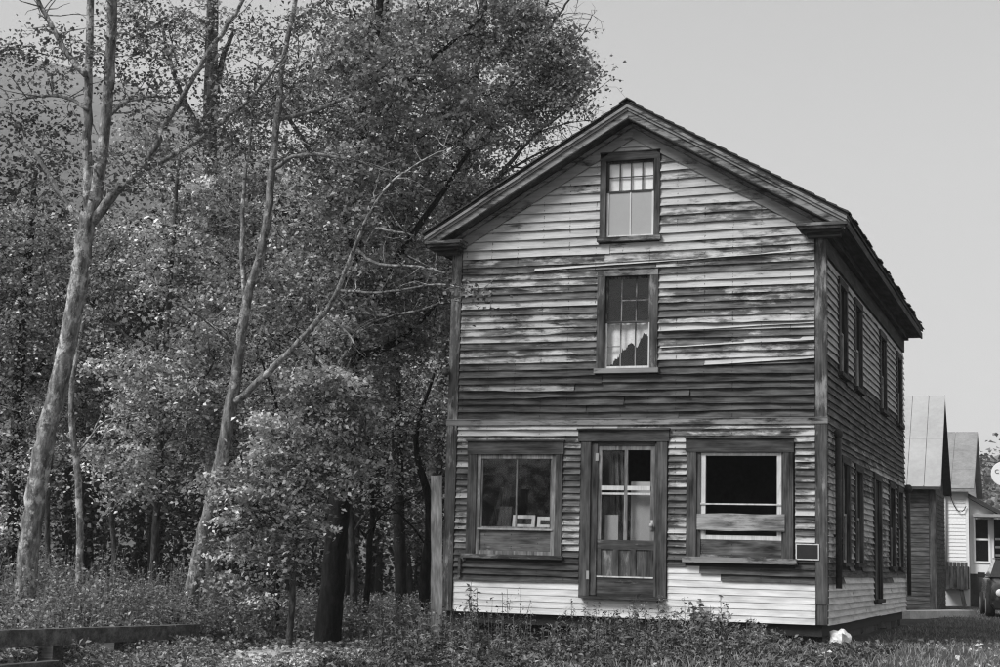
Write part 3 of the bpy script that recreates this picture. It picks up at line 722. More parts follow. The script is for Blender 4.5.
# iron downpipe on the side wall with a bulb head
mb = MB(); mb.tube([(W + 0.09, 0.62, 0.49), (W + 0.09, 0.62, 2.6)], 0.045, 10)
mb.lathe([(0.045, 2.6), (0.062, 2.63), (0.064, 2.68), (0.045, 2.71), (0.03, 2.72)], (W + 0.09, 0.62, 0), 10); mb.box(W + 0.02, W + 0.09, 0.60, 0.64, 1.2, 1.24); mb.box(W + 0.02, W + 0.09, 0.60, 0.64, 2.2, 2.24)
mb.build('downpipe', M['iron'], house, True)
mb = MB(); mb.tube([(W + 0.09, L - 0.12, 0.3), (W + 0.09, L - 0.12, 2.3)], 0.04, 10); mb.lathe([(0.04, 2.3), (0.08, 2.34), (0.08, 2.42), (0.04, 2.46)], (W + 0.09, L - 0.12, 0), 10); mb.box(W + 0.02, W + 0.09, L - 0.14, L - 0.10, 1.8, 1.84)
mb.build('downpipe', M['iron'], house, True)

# ------------------------------------------------------------------ buildings behind, sign, car
def on_y(px, py, Y):
    d = FW + RT * (px - 500) / FPX - UP * (py - 333.5) / FPX; return CAM + d * (Y - CAM[1]) / d[1]
def on_ground(px, py, z=-0.28):
    d = FW + RT * (px - 500) / FPX - UP * (py - 333.5) / FPX; return CAM + d * (z - CAM[2]) / d[2]

M['roof_tin'] = grey_mat('weathered_sheet_metal_roof', 0.34, 0.18, 1.3, 0.6, 0.4)
M['roof_tin2'] = grey_mat('stained_sheet_metal_roof', 0.22, 0.35, 1.6, 0.6, 0.4)
M['barn'] = wood_mat('dark_barn_board', 'x', 0.02, 0.06, 0.16)
M['barn_y'] = wood_mat('dark_barn_board_along', 'y', 0.02, 0.05, 0.14)
M['bright'] = grey_mat('white_vinyl', 0.78, 0.05, 2.0, 0.6)

def siding(parent, x0, x1, y, z0, z1, pitch, mat, paint, name='clapboard', axis='x', xs=0.0, holes=()):
    z = z0
    while z < z1 - 0.02:
        h = min(pitch, z1 - z)
        hs = [(q[0], q[1]) for q in holes if q[2] < z + h / 2 < q[3]]
        for a, b in spans(x0, x1, hs):
            p = [(y - 0.002, z + h), (y - 0.008, z + h), (y - 0.024, z), (y - 0.01, z)]
            if axis == 'x': mb = MB().prism(p, a, b, 'x')
            else: mb = MB().prism([(2 * xs + y - q[0] - y, q[1]) if False else (xs + (y - q[0]), q[1]) for q in p], a, b, 'y')
            o = mb.build(name, M[mat], parent); o['paint'] = paint + random.gauss(0, 0.1)
        z += pitch

# barn with the steep metal roof
Yb = 24.3; bx1 = on_y(935, 550, Yb)[0]; bx0 = bx1 - 6.0; beave = on_y(930, 490, Yb)[2]; byb = Yb + 3.3; bg = -0.32
barn = empty('barn', (bx1, Yb, bg), 'dark weathered barn with steep pale metal roof behind the old house', 'barn')
def lp(o, root): o.matrix_parent_inverse = Matrix.Translation(-root.location); return o
ww = lp(MB().box(bx0, bx1, Yb, byb, bg - 0.3, beave).build('wall', M['dark'], barn), barn)
e0 = on_y(941, 487, Yb - 0.35); rz = on_y(938, 396, Yb + 1.65)[2]; ex = e0[0]; ez = e0[2]
mb = MB().prism([(Yb, beave - 0.001), (byb, beave - 0.001), (Yb + 1.65, rz - 0.12)], bx0 + 0.01, bx1 - 0.01, 'x'); lp(mb.build('gable_wall', M['barn_y'], barn), barn)['paint'] = 0.0
siding(ww, bx0 + 4.0, bx1 - 0.16, Yb, bg + 0.05, beave, 0.125, 'barn', 0.3)
siding(ww, Yb + 0.14, byb, 0.0, bg + 0.05, beave, 0.125, 'barn_y', 0.25, axis='y', xs=bx1)
lp(trim('corner_board', 'trim_z', barn, 0.0, (bx1 - 0.15, bx1 + 0.03, Yb - 0.035, Yb, bg, beave)), barn); lp(trim('corner_board', 'trim_z', barn, 0.0, (bx1, bx1 + 0.03, Yb + 0.001, Yb + 0.13, bg, beave)), barn)
rf = MB().prism([(Yb - 0.35, ez), (Yb + 1.65, rz), (byb + 0.35, ez), (byb + 0.35, ez - 0.07), (Yb + 1.65, rz - 0.11), (Yb - 0.35, ez - 0.07)][::-1], bx0 - 0.3, ex - 0.01, 'x').build('roof', M['iron'], barn); lp(rf, barn)
n = 9; xs = np.linspace(bx0 - 0.3, ex, n * 1 + 1)
sl_ = Vector((0, 2.0, rz - ez)).normalized(); nv = Vector((0, -sl_.z, sl_.y))
xx = ex
i = 0
while xx > bx0 + 2:
    for (t0, t1) in ((0.0, 0.52), (0.515, 1.0)):
        a = Vector((0, Yb - 0.35, ez)); b = Vector((0, Yb + 1.65, rz)); p0 = a.lerp(b, t0); p1 = a.lerp(b, t1); k0 = nv * (0.004 if t0 == 0 else 0.01)
        v = [];
        for p in (p0, p1):
            for q in (xx - 0.46, xx - 0.02, xx):
                v.append((q, p.y + k0.y, p.z + k0.z))
        v2 = [(q[0], q[1] + nv.y * (0.03 if j % 3 == 1 and False else 0.012), q[2] + nv.z * 0.012) for j, q in enumerate(v)]
        v = v + v2
        o = mesh_obj('roof_sheet', v, [(6, 7, 10, 9), (7, 8, 11, 10), (0, 6, 9, 3), (2, 5, 11, 8), (0, 1, 7, 6), (1, 2, 8, 7), (3, 9, 10, 4), (4, 10, 11, 5)], M['roof_tin'], rf)
    o = MB().beam((xx - 0.012, Yb - 0.355, ez + 0.025), (xx - 0.012, Yb + 1.645, rz + 0.025), 0.022, 0.03, nv).build('roof_seam', M['roof_tin'], rf)
    xx -= 0.47

# white house further back with a metal roof, and its low wing
Yw = 31.0; wx1 = on_y(968.5, 530, Yw)[0]; wx0 = wx1 - 5.5; wz1 = on_y(955, 491, Yw)[2]; wg = -0.3
white = empty('white_house', (wx1, Yw, wg), 'small white clapboard house with stained metal roof and low wing', 'house')
ww = lp(MB().box(wx0, wx1, Yw, Yw + 4.4, wg - 0.3, wz1).build('wall', M['bright'], white), white)
siding(ww, wx0 + 3.2, wx1 - 0.09, Yw, wg + 0.9, wz1, 0.115, 'bright', 1.0)
lp(part('corner_board', 'bright', white, [(wx1 - 0.085, wx1 + 0.01, Yw - 0.04, Yw, wg + 0.85, wz1)]), white)
e1 = on_y(974, 489, Yw - 0.3); r1 = on_y(976, 433, Yw + 2.2)
rf = lp(MB().prism([(Yw - 0.3, e1[2]), (Yw + 2.2, r1[2]), (Yw + 4.7, e1[2]), (Yw + 4.7, e1[2] - 0.09), (Yw + 2.2, r1[2] - 0.12), (Yw - 0.3, e1[2] - 0.09)][::-1], wx0 - 0.2, e1[0], 'x').build('roof', M['roof_tin2'], white), white)
lp(MB().prism([(Yw, wz1 + 0.001), (Yw + 4.4, wz1 + 0.001), (Yw + 2.2, r1[2] - 0.14)], wx0, wx1 - 0.01, 'x').build('gable_wall', M['bright'], white), white)
sl_ = Vector((0, 2.5, r1[2] - e1[2])).normalized(); nv = Vector((0, -sl_.z, sl_.y))
for i in range(5):
    for j in range(3):
        a = Vector((0, Yw - 0.31, e1[2])).lerp(Vector((0, Yw + 2.2, r1[2])), j / 3); b = Vector((0, Yw - 0.31, e1[2])).lerp(Vector((0, Yw + 2.2, r1[2])), j / 3 + 0.34)
        xx = e1[0] - i * 0.72; lift = 0.012 + 0.006 * j
        MB().beam((xx - 0.36, a.y, a.z + lift), (xx - 0.36, b.y, b.z + lift), 0.71, 0.01, nv).build('roof_sheet', M['roof_tin2'], rf)
# wooden cellar hood below the white wall
hA = on_y(942, 566, Yw - 0.6); hB = on_y(968, 589, Yw - 0.6)
hood = lp(part('cellar_hood', M['trim_z'], white, [(hA[0], hB[0], Yw - 0.6, Yw - 0.01, hB[2], hA[2])], 0.3), white)
for i in range(7):
    a = hA[0] + (hB[0] - hA[0]) * i / 7; lp(part('plank', 'trim_z', hood, [(a + 0.004, a + (hB[0] - hA[0]) / 7 - 0.004, Yw - 0.62, Yw - 0.6, hB[2] - 0.02 * (i % 2), hA[2] + 0.14)], 0.45), white) if False else part('plank', 'trim_z', hood, [(a + 0.004, a + (hB[0] - hA[0]) / 7 - 0.004, Yw - 0.62, Yw - 0.6005, hB[2] - 0.02 * (i % 2), hA[2] + 0.14)], 0.45)
lp(MB().beam((hB[0] - 0.22, Yw - 0.5, hB[2]), (hB[0] - 0.1, Yw - 0.55, wg - 0.05), 0.12, 0.12, (0, 1, 0)).build('hood_post', M['trim_z'], white), white)['paint'] = 0.45
mb = MB(); q = on_y(945, 495, Yw - 0.06); mb.tube([(q[0], Yw - 0.07, wz1 - 0.05), (q[0], Yw - 0.07, 0.9)], 0.05, 8); lp(mb.build('downpipe', M['tin'], white, True), white)
mb = MB(); c0 = on_y(950, 494, Yw - 0.1); c1 = on_y(966, 506, Yw - 0.1); pts = [c0 * (1 - t) + c1 * t + np.array([0, 0, -0.35 * math.sin(math.pi * t) ** 0.8]) for t in np.linspace(0, 1, 9)]
mb.tube(pts, 0.015, 5); lp(mb.build('service_cable', M['dark'], white), white)
# wing
Yg = Yw + 0.25; g0 = wx1 + 0.012; ga = on_y(969, 499, Yg); gb = on_y(1003, 517, Yg); gx1 = gb[0]; gxe = gx1 + 1.6
zb = on_y(985, 574, Yg)[2]
roofz = lambda x: ga[2] + (gb[2] - ga[2]) * (x - ga[0]) / (gb[0] - ga[0])
win0 = on_y(975.5, 561, Yg); win1 = on_y(988, 518, Yg); wxr = on_y(994, 540, Yg)[0]
mb = MB(); mb.prism([(g0, zb), (win0[0], zb), (win0[0], roofz(win0[0])), (g0, roofz(g0))], Yg, Yg + 0.15); mb.prism([(win1[0], zb), (wxr, zb), (wxr, roofz(wxr)), (win1[0], roofz(win1[0]))], Yg, Yg + 0.15)
mb.prism([(win0[0], zb), (win1[0], zb), (win1[0], win0[2]), (win0[0], win0[2])], Yg, Yg + 0.15); mb.prism([(win0[0], win1[2]), (win1[0], win1[2]), (win1[0], roofz(win1[0])), (win0[0], roofz(win0[0]))], Yg, Yg + 0.15)
wg_ = lp(mb.build('wing_wall', M['bright'], white), white)
lp(MB().box(g0, gxe, Yg + 1.2, Yg + 1.3, zb, ga[2] - 0.6).build('porch_wall', M['room'], white), white)
lp(MB().box(g0, gxe, Yg + 0.05, Yg + 3, wg - 0.3, zb - 0.002).build('wing_foundation', M['stone'], white), white)
lp(MB().prism([(g0 - 0.0, roofz(g0) + 0.02), (gxe, roofz(gxe) + 0.02), (gxe, roofz(gxe) + 0.16), (g0, roofz(g0) + 0.16)], Yg - 0.4, Yg + 3).build('wing_roof', M['iron'], white), white)
aw = on_y(973, 514, Yg - 0.5); lp(MB().box(aw[0], gxe, Yg - 0.7, Yg - 0.02, aw[2] - 0.09, aw[2]).build('awning', M['tin'], white), white)
wn_ = lp(part('wing_window', M['bright'], white, frame_boxes(win0[0] - 0.07, win1[0] + 0.07, win0[2] - 0.07, win1[2] + 0.07, 0.07, Yg - 0.03, Yg - 0.001)), white)
zm = (win0[2] + win1[2]) / 2
part('sash', M['bright'], wn_, [(win0[0], win1[0], Yg + 0.03, Yg + 0.06, zm - 0.03, zm + 0.03)])
part('pane', M['glass'], wn_, [(win0[0], win1[0], Yg + 0.07, Yg + 0.075, win0[2], zm - 0.03)]); part('pane', M['glass'], wn_, [(win0[0], win1[0], Yg + 0.07, Yg + 0.075, zm + 0.03, win1[2])])
for i in range(3):
    q = on_y(994, 538 + 8 * i, Yg + 0.3); lp(part('porch_slat', M['bright'], white, [(wxr + 0.02, gxe, Yg + 0.3, Yg + 0.34, q[2] - 0.07, q[2])]), white)

# round sign on a pole
sc_ = at(1004, 474, 41); sg = empty('round_sign', (sc_[0], sc_[1], float(gz(sc_[0], sc_[1]))), 'round white sign with a letter C on a pole by the white house', 'sign')
sz = sc_[2] - sg.location.z; R_ = 12.5 / FPX * 41
yaw = math.atan2(CAM[0] - sc_[0], -(CAM[1] - sc_[1]))
sg.rotation_euler = (0, 0, yaw)
MB().lathe([(R_ * 0.98, -0.06), (R_, -0.05), (R_, 0.05), (R_ * 0.98, 0.06)], (0, 0, sz), 40, 'y').build('sign_disc', M['bright'], sg)
mb = MB(); mb.tube([(0, 0.11, -0.2), (0, 0.11, sz + 0.3)], 0.045, 10); mb.box(-0.05, 0.05, 0.061, 0.12, sz - 0.05, sz + 0.05); mb.build('pole', M['tin'], sg, True)
fc = bpy.data.curves.new('letter', 'FONT'); fc.body = 'C'; fc.size = 0.15; fc.extrude = 0.004; fc.align_x = 'CENTER'; fc.align_y = 'CENTER'
ft = bpy.data.objects.new('letter_curve', fc); fm = bpy.data.meshes.new_from_object(ft); fm.name = 'letter'; bpy.data.objects.remove(ft)
fo_ = bpy.data.objects.new('letter', fm); COL.objects.link(fo_); fo_.parent = sg; fo_.location = (-0.18, -0.067, sz + 0.06); fo_.rotation_euler = (math.radians(90), 0, 0); fm.materials.clear(); fm.materials.append(grey_mat('sign_letter_grey', 0.12, 0.1))

# dark car standing at the frame's edge
def build_car():
    c = on_ground(1029, 620, -0.28); car = empty('parked_car', (c[0], c[1], float(gz(c[0], c[1]))), 'dark parked car with pale headlight on the grass beside the white house', 'car')
    car.rotation_euler = (0, 0, math.radians(6))
    paintm = grey_mat('dark_car_paint', 0.02, 0.1, 3.0, 0.18, 0.6); gl = grey_mat('car_glass', 0.02, 0.1, 3, 0.05, 0.7); rub = grey_mat('tyre_rubber', 0.02, 0.2, 9, 0.8)
    # body as lofted cross-sections front (y=0) to back
    st = [(0.0, 0.62, 0.30, 0.62, 0.62), (0.12, 0.80, 0.24, 0.74, 0.74), (0.5, 0.86, 0.22, 0.86, 0.86), (1.2, 0.88, 0.22, 0.96, 0.96), (1.5, 0.88, 0.22, 1.0, 1.0), (3.6, 0.88, 0.22, 1.02, 1.02), (4.2, 0.85, 0.24, 0.98, 0.98), (4.4, 0.74, 0.34, 0.88, 0.88)]
    V = []; F = []; ns = 10
    for (y, hw, z0, zt, _) in st:
        prof = [(-0.9 * hw, z0), (-hw, z0 + 0.12), (-hw, (z0 + zt) / 2 + 0.05), (-0.96 * hw, zt - 0.08), (-0.82 * hw, zt), (0.82 * hw, zt), (0.96 * hw, zt - 0.08), (hw, (z0 + zt) / 2 + 0.05), (hw, z0 + 0.12), (0.9 * hw, z0)]
        V += [(a, y, b) for a, b in prof]
    for i in range(len(st) - 1):
        for k in range(ns): F.append((i * ns + k, i * ns + (k + 1) % ns, (i + 1) * ns + (k + 1) % ns, (i + 1) * ns + k))
    F += [list(range(ns))[::-1], list(range((len(st) - 1) * ns, len(st) * ns))]
    b = mesh_obj('body', V, F, paintm, car, True)
    cab = [(1.25, 0.80, 0.99), (1.95, 0.62, 1.42), (3.2, 0.62, 1.44), (3.95, 0.76, 1.02)]
    V = []; F = []
    for (y, hw, z) in cab: V += [(-hw, y, z), (hw, y, z)]
    V += [(-0.8, 1.25, 0.985), (0.8, 1.25, 0.985), (0.8, 3.95, 0.985), (-0.8, 3.95, 0.985)]
    F = [(0, 1, 3, 2), (2, 3, 5, 4), (4, 5, 7, 6), (0, 2, 4, 6, 11, 8), (1, 9, 10, 7, 5, 3)]
    mesh_obj('cabin', V, F, gl, car)
    MB().add([(-0.62, 1.96, 1.425), (0.62, 1.96, 1.425), (0.62, 3.2, 1.445), (-0.62, 3.2, 1.445), (-0.62, 1.96, 1.46), (0.62, 1.96, 1.46), (0.62, 3.2, 1.48), (-0.62, 3.2, 1.48)], [(4, 5, 6, 7), (0, 4, 7, 3), (1, 2, 6, 5), (0, 1, 5, 4), (3, 7, 6, 2)]).build('roof', paintm, car)
    MB().box(-0.78, 0.78, -0.07, 0.1, 0.26, 0.46).build('bumper', paintm, car)
    for s in (-1, 1):
        MB().lathe([(0.085, 0.1), (0.09, -0.01), (0.07, -0.035), (0.03, -0.045)], (s * 0.64, 0.02, 0.63), 14, 'y').build('headlight', M['bright'], car, True)
        MB().box(s * 0.98 - 0.09, s * 0.98 + 0.09, 1.5, 1.58, 0.98, 1.1).build('mirror', paintm, car)
        for y in (0.82, 3.5):
            t = MB().lathe([(0.2, -0.1), (0.3, -0.1), (0.315, -0.06), (0.315, 0.06), (0.3, 0.1), (0.2, 0.1)], (s * 0.82, y, 0.31), 22, 'x').build('wheel', rub, car, True)
            MB().lathe([(0.19, -0.105), (0.19, 0.105)], (s * 0.82, y, 0.31), 14, 'x').build('rim', M['tin'], t)
build_car()

# concrete curb
a = on_ground(900, 617.5, -0.26); b = on_ground(966, 616.5, -0.26)
o = MB().beam((a[0], a[1], -0.24), (b[0], b[1], -0.24), 0.5, 0.26).build('concrete_curb', grey_mat('pale_concrete', 0.5, 0.3, 3.0, bump=0.3))
tag(o, 'long pale concrete slab lying in the grass before the barn', 'curb')

# wires over the white house
for i, (ya, yb) in enumerate(((447, 457), (456, 458), (463, 470))):
    A = at(930, ya - 9, 75); B = at(1040, yb + 4, 62); pts = [A * (1 - t) + B * t - np.array([0, 0, 0.5 * math.sin(math.pi * t)]) for t in np.linspace(0, 1, 14)]
    o = MB().tube(pts, 0.02, 4).build('overhead_wire', M['dark']); tag(o, ['topmost thin wire sagging steeply above the roof of the white house', 'middle thin wire strung nearly level above the roof of the white house', 'lowest thin wire passing just above the roof of the white house'][i], 'wire', 'overhead wires')

# ------------------------------------------------------------------ misty hill
def build_hill():
    pxs = np.linspace(-900, 1500, 81); top = np.interp(pxs, [-900, 0, 120, 300, 520, 640, 800, 1000, 1500], [20, 40, 70, 180, 330, 440, 470, 452, 440])
    top = top + 7 * np.sin(pxs * 0.021) + 4 * np.sin(pxs * 0.053 + 1)
    rs = np.concatenate([np.linspace(160, 360, 6), np.linspace(420, 1280, 22)])
    V = []
    for j, r in enumerate(rs):
        for i, px in enumerate(pxs):
            t = (r - 160) / 1120; far = at(px, 0, r)
            hor = 549.1 + 0.0267 * px
            zt = CAM[2] + max(0, (hor - top[i])) / FPX * 1280 * 1.0
            z = -3 + (zt + 3) * (t ** 1.05) + 3.0 * math.sin(i * 1.7 + j * 0.9) * t + 2.0 * math.sin(i * 0.63 - j * 2.1) * t
            d = FW * np.array([1, 1, 0]) + RT * np.array([1, 1, 0]) * (px - 500) / FPX
            p = CAM + d / np.linalg.norm(FW[:2]) * r
            V.append((p[0], p[1], z))
    n = len(pxs)
    F = [(j * n + i, j * n + i + 1, (j + 1) * n + i + 1, (j + 1) * n + i) for j in range(len(rs) - 1) for i in range(n - 1)]
    o = mesh_obj('hill', V, F, grey_mat('wooded_hillside', 0.09, 0.6, 0.05, 0.95, 0.05), None, True)
    tag(o, 'wooded hillside fading into mist behind the trees', None, None, 'structure')
build_hill()

# ------------------------------------------------------------------ trees
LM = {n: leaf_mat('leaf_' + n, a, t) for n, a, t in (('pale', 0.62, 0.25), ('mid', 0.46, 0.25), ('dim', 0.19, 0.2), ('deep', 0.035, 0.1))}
BK = {'pale': bark_mat('lichen_bark', 0.17, 0.55, 0.488), 'mid': bark_mat('grey_bark', 0.07, 0.2, 0.38), 'dark': bark_mat('dark_bark', 0.015, 0.03, 0.3)}

def smooth_line(P, k=4):
    P = np.asarray(P, float); out = []
    for i in range(len(P) - 1):
        p0, p1, p2, p3 = P[max(i - 1, 0)], P[i], P[i + 1], P[min(i + 2, len(P) - 1)]
        for t in np.arange(k) / k:
            out.append(0.5 * (2 * p1 + (p2 - p0) * t + (2 * p0 - 5 * p1 + 4 * p2 - p3) * t * t + (3 * p1 - p0 - 3 * p2 + p3) * t ** 3))
    out.append(P[-1]); return np.array(out)

def px_line(line, d, dd_end=0.0, g=rng, jit=0.008):
    n = len(line); W_ = [np.append(at(q[0], q[1], d + dd_end * i / max(1, n - 1)), q[2] / FPX * d) for i, q in enumerate(line)]
    S = smooth_line(W_, 5); S[1:-1, :3] += g.normal(0, jit, (len(S) - 2, 3)); S[:, 3] = np.maximum(S[:, 3] * (1 + g.normal(0, 0.018, len(S))), 0.004); return S

def tree(name, label, d, trunk, limbs=(), crowns=(), leaf=0.095, mat='mid', bark='mid', group=None, seed=0, spray=42, spread=0.45, bare=0, cat='tree', twig=0.011, tone=(0.6, 1.35)):
    g = np.random.default_rng(100 + seed)
    T_ = px_line(trunk, d, g=g)
    base = T_[0].copy(); bz = float(gz(base[0], base[1]))
    if base[2] > bz - 0.1:
        ext = base.copy(); ext[2] = bz - 0.15; ext[3] *= 1.25; ext[:2] += (base[:2] - T_[4][:2]) * (base[2] - bz) / max(0.2, T_[4][2] - base[2]) * 0.6; T_ = np.vstack([ext, T_])
    T_[0, 3] *= 1.2
    root = empty(name, (T_[0][0], T_[0][1], bz), label, cat, group); o0 = np.array(root.location)
    mb = MB(); mb.tube(T_[:, :3] - o0, T_[:, 3], 10); nodes = [T_[len(T_) // 3:, :3]]
    mb.build('trunk', BK[bark], root, True)
    lm = MB()
    for ln in limbs:
        S = px_line(ln[0] if isinstance(ln, tuple) else ln, d, (ln[1] if isinstance(ln, tuple) else 0.0), g=g); MB().tube(S[:, :3] - o0, S[:, 3], 7).build('limb', BK[bark], root, True); nodes.append(S[2:, :3])
        m = int(len(S) * 0.8) if bare == 0 else bare
        for _ in range(m):                                                      # side twigs
            i = g.integers(2, len(S)); L_ = g.uniform(0.25, 0.9) * (1.25 if bare else 1.0); dr = nrm(np.array([g.normal(), g.normal(), g.normal(0.35, 0.5)])); tw = [S[i, :3]]
            for s_ in range(4): dr = nrm(dr + g.normal(0, 0.25, 3)); tw.append(tw[-1] + dr * L_ / 4)
            lm.tube(np.array(tw) - o0, np.linspace(min(0.012, S[i, 3]), 0.003, 5), 4)
            if bare: 
                for _q in range(2):
                    d2 = nrm(dr + g.normal(0, 0.6, 3)); k_ = g.integers(1, 4); lm.tube(np.array([tw[k_], tw[k_] + d2 * L_ * 0.3, tw[k_] + nrm(d2 + g.normal(0, .3, 3)) * L_ * 0.55]) - o0, [0.006, 0.004, 0.0025], 3)
    N = np.vstack(nodes); C_ = []
    centres = []
    for (cx, cy, rx, ry, dd, n) in crowns:
        c = at(cx, cy, d + dd); a, b = rx / FPX * d, ry / FPX * d
        v = nrm(g.normal(0, 1, (n, 3))) * (g.uniform(0, 1, n) ** 0.42)[:, None]
        P = c + RT * v[:, :1] * a + FW * np.array([1, 1, 0]) * v[:, 1:2] * max(a, 0.8) * 0.75 + np.array([0, 0, 1]) * v[:, 2:3] * b
        P = P[P[:, 2] > gz(P[:, 0], P[:, 1]) + 0.25]
        # keep clear of the house
        P = P[~((P[:, 0] > -0.75) & (P[:, 0] < W + 0.8) & (P[:, 1] > -0.7) & (P[:, 1] < L + 1.0) & (P[:, 2] < 8.2))]
        centres.append(P)
    if centres:
        P = np.vstack(centres); dist = np.array([np.min(np.sum((N - q) ** 2, 1)) for q in P]); P = P[np.argsort(dist)]
        Nn = np.empty((len(N) + 2 * len(P), 3)); Nn[:len(N)] = N; cnt = len(N)
        for q in P:
            dv = Nn[:cnt] - q; cost = np.sum(dv ** 2, 1) + 2.0 * np.maximum(dv[:, 2], 0) ** 2
            j = Nn[np.argmin(cost)]; Ld = np.linalg.norm(q - j)
            m1 = j * 0.66 + q * 0.34 + g.normal(0, 0.06 * Ld, 3) + np.array([0, 0, 0.05 * Ld]); m2 = j * 0.33 + q * 0.67 + g.normal(0, 0.06 * Ld, 3) + np.array([0, 0, 0.05 * Ld])
            lm.tube(np.array([j, m1, m2, q]) - o0, [twig * (1 + 0.35 * Ld), twig * 0.9, twig * 0.65, 0.004], 4, False)
            Nn[cnt] = m1; Nn[cnt + 1] = m2; cnt += 2
        cl = []; tn = []
        for q in P:
            m = max(4, int(1.45 * spray * g.uniform(0.5, 1.5))); R0 = spread * g.uniform(0.6, 1.3); k_ = g.normal(0, 0.5, (m, 3)); k_[:, :2] *= R0
            k_[:, 2] = k_[:, 2] * R0 * 0.24 - 0.35 * (k_[:, 0] ** 2 + k_[:, 1] ** 2) / R0
            sl1, sl2 = g.normal(0, 0.3, 2); k_[:, 2] += k_[:, 0] * sl1 + k_[:, 1] * sl2
            cl.append(q + k_); tn.append(np.full(m, 0.35 + 1.1 * g.uniform(0, 1) ** 1.3) * g.uniform(tone[0], tone[1], m))
        cl = np.vstack(cl); tn = np.concatenate(tn)
        ok = ~((cl[:, 0] > -0.12) & (cl[:, 0] < W + 0.5) & (cl[:, 1] > -0.15) & (cl[:, 1] < L + 0.4) & (cl[:, 2] < 7.9)); cl = cl[ok]; tn = tn[ok]
        quads_obj('crown', leaf_quads(cl, leaf * 0.82, g=g) - o0, tn, LM[mat], root)
    if lm.v: lm.build('twigs', BK[bark], root, True)['kind'] = 'stuff'
    return root

tree('birch_tree', 'pale spotted trunk forking into two tall stems above the timber rail', 22.0,
     [(24, 606, 11.5), (28, 560, 11), (34, 510, 10.5), (45, 440, 10.3), (62, 370, 9.8), (76, 300, 9.3), (82, 258, 9.2), (89, 214, 8.6)],
     [([(89, 222, 6), (87, 150, 4.8), (89, 70, 4.2), (92, -60, 3.2), (95, -220, 2)], 0.3), ([(91, 222, 7), (103, 145, 6), (110, 60, 5.5), (115, -40, 4.6), (124, -240, 2.5)], -0.3),
      ([(92, 222, 5.5), (118, 190, 4.8), (143, 168, 4), (164, 130, 3), (200, 65, 2.5), (235, 15, 2), (270, -50, 1)], -0.8), ([(140, 172, 3), (190, 146, 2.6), (230, 115, 2.2), (256, 92, 1.7), (285, 55, 1)], -0.6),
      ([(86, 222, 4.2), (66, 202, 3.5), (46, 170, 2.5), (22, 140, 1.2)], 0.5), ([(86, 75, 3.6), (66, 52, 3), (50, 24, 2.6), (38, 0, 2.2), (20, -50, 1.2)], 0.4), ([(104, 120, 2.4), (130, 100, 2), (170, 96, 1.2)], 0.6), ([(88, 110, 2.2), (60, 96, 1.6), (10, 100, 1)], 0.6)],
     [(25, 55, 60, 40, 0.5, 34), (30, 130, 50, 45, 0.6, 32), (150, 60, 90, 60, 0.3, 48), (190, 120, 60, 45, -0.4, 30), (70, 180, 60, 40, 0.8, 26), (110, -110, 170, 100, 0, 90), (140, 170, 40, 25, -0.6, 14)],
     0.085, 'dim', 'pale', seed=1, spray=22, spread=0.42)
tree('birch_tree', 'slim pale trunk leaning out with one long branch reaching toward the house', 25.0,
     [(184, 632, 8.5), (192, 590, 8), (205, 530, 7.6), (222, 460, 7), (232, 400, 6.4), (239, 360, 5.2), (247, 300, 4.8), (262, 250, 4.4), (270, 190, 4), (277, 120, 3.5), (284, 60, 2.8), (300, -30, 2.2), (312, -170, 1.2)],
     [([(234, 404, 4), (262, 378, 3.3), (300, 340, 2.9), (330, 305, 2.4), (348, 265, 2.1), (365, 225, 1.8), (385, 190, 1.4), (415, 165, 1), (448, 148, 0.5)], -1.6), ([(246, 310, 3), (242, 250, 2.6), (244, 190, 2), (252, 120, 1.4), (258, 60, 1)], 0.8),
      ([(336, 292, 1.9), (358, 312, 1.7), (405, 314, 1.4), (440, 302, 0.9)], -0.8), ([(356, 250, 1.9), (378, 264, 1.6), (420, 267, 1.3), (447, 273, 0.9)], -0.8), ([(368, 226, 1.6), (392, 231, 1.4), (412, 236, 0.9)], -0.6),
      ([(322, 312, 1.8), (340, 325, 1.5), (356, 345, 0.9)], -0.8), ([(300, 340, 1.8), (330, 375, 1.5), (341, 412, 0.8)], -0.6), ([(272, 170, 2.4), (300, 155, 2), (350, 160, 1.6), (395, 172, 0.9)], -0.5), ([(278, 120, 2.4), (330, 105, 2), (385, 80, 1.5), (430, 75, 0.9)], 0.4),
      ([(240, 350, 2), (205, 320, 1.6), (170, 300, 0.9)], -0.5), ([(338, 290, 1.6), (390, 292, 1.2), (440, 284, 0.9), (482, 297, 0.4)], -3.2)],
     [(285, 60, 80, 60, 0.3, 52), (250, 140, 60, 60, 0.6, 34), (320, -90, 130, 90, 0, 70), (330, 150, 60, 40, 0.8, 24), (476, 298, 16, 5, -3.3, 3), (452, 288, 14, 6, -2.9, 3)],
     0.085, 'dim', 'pale', seed=2, spray=24, spread=0.42)
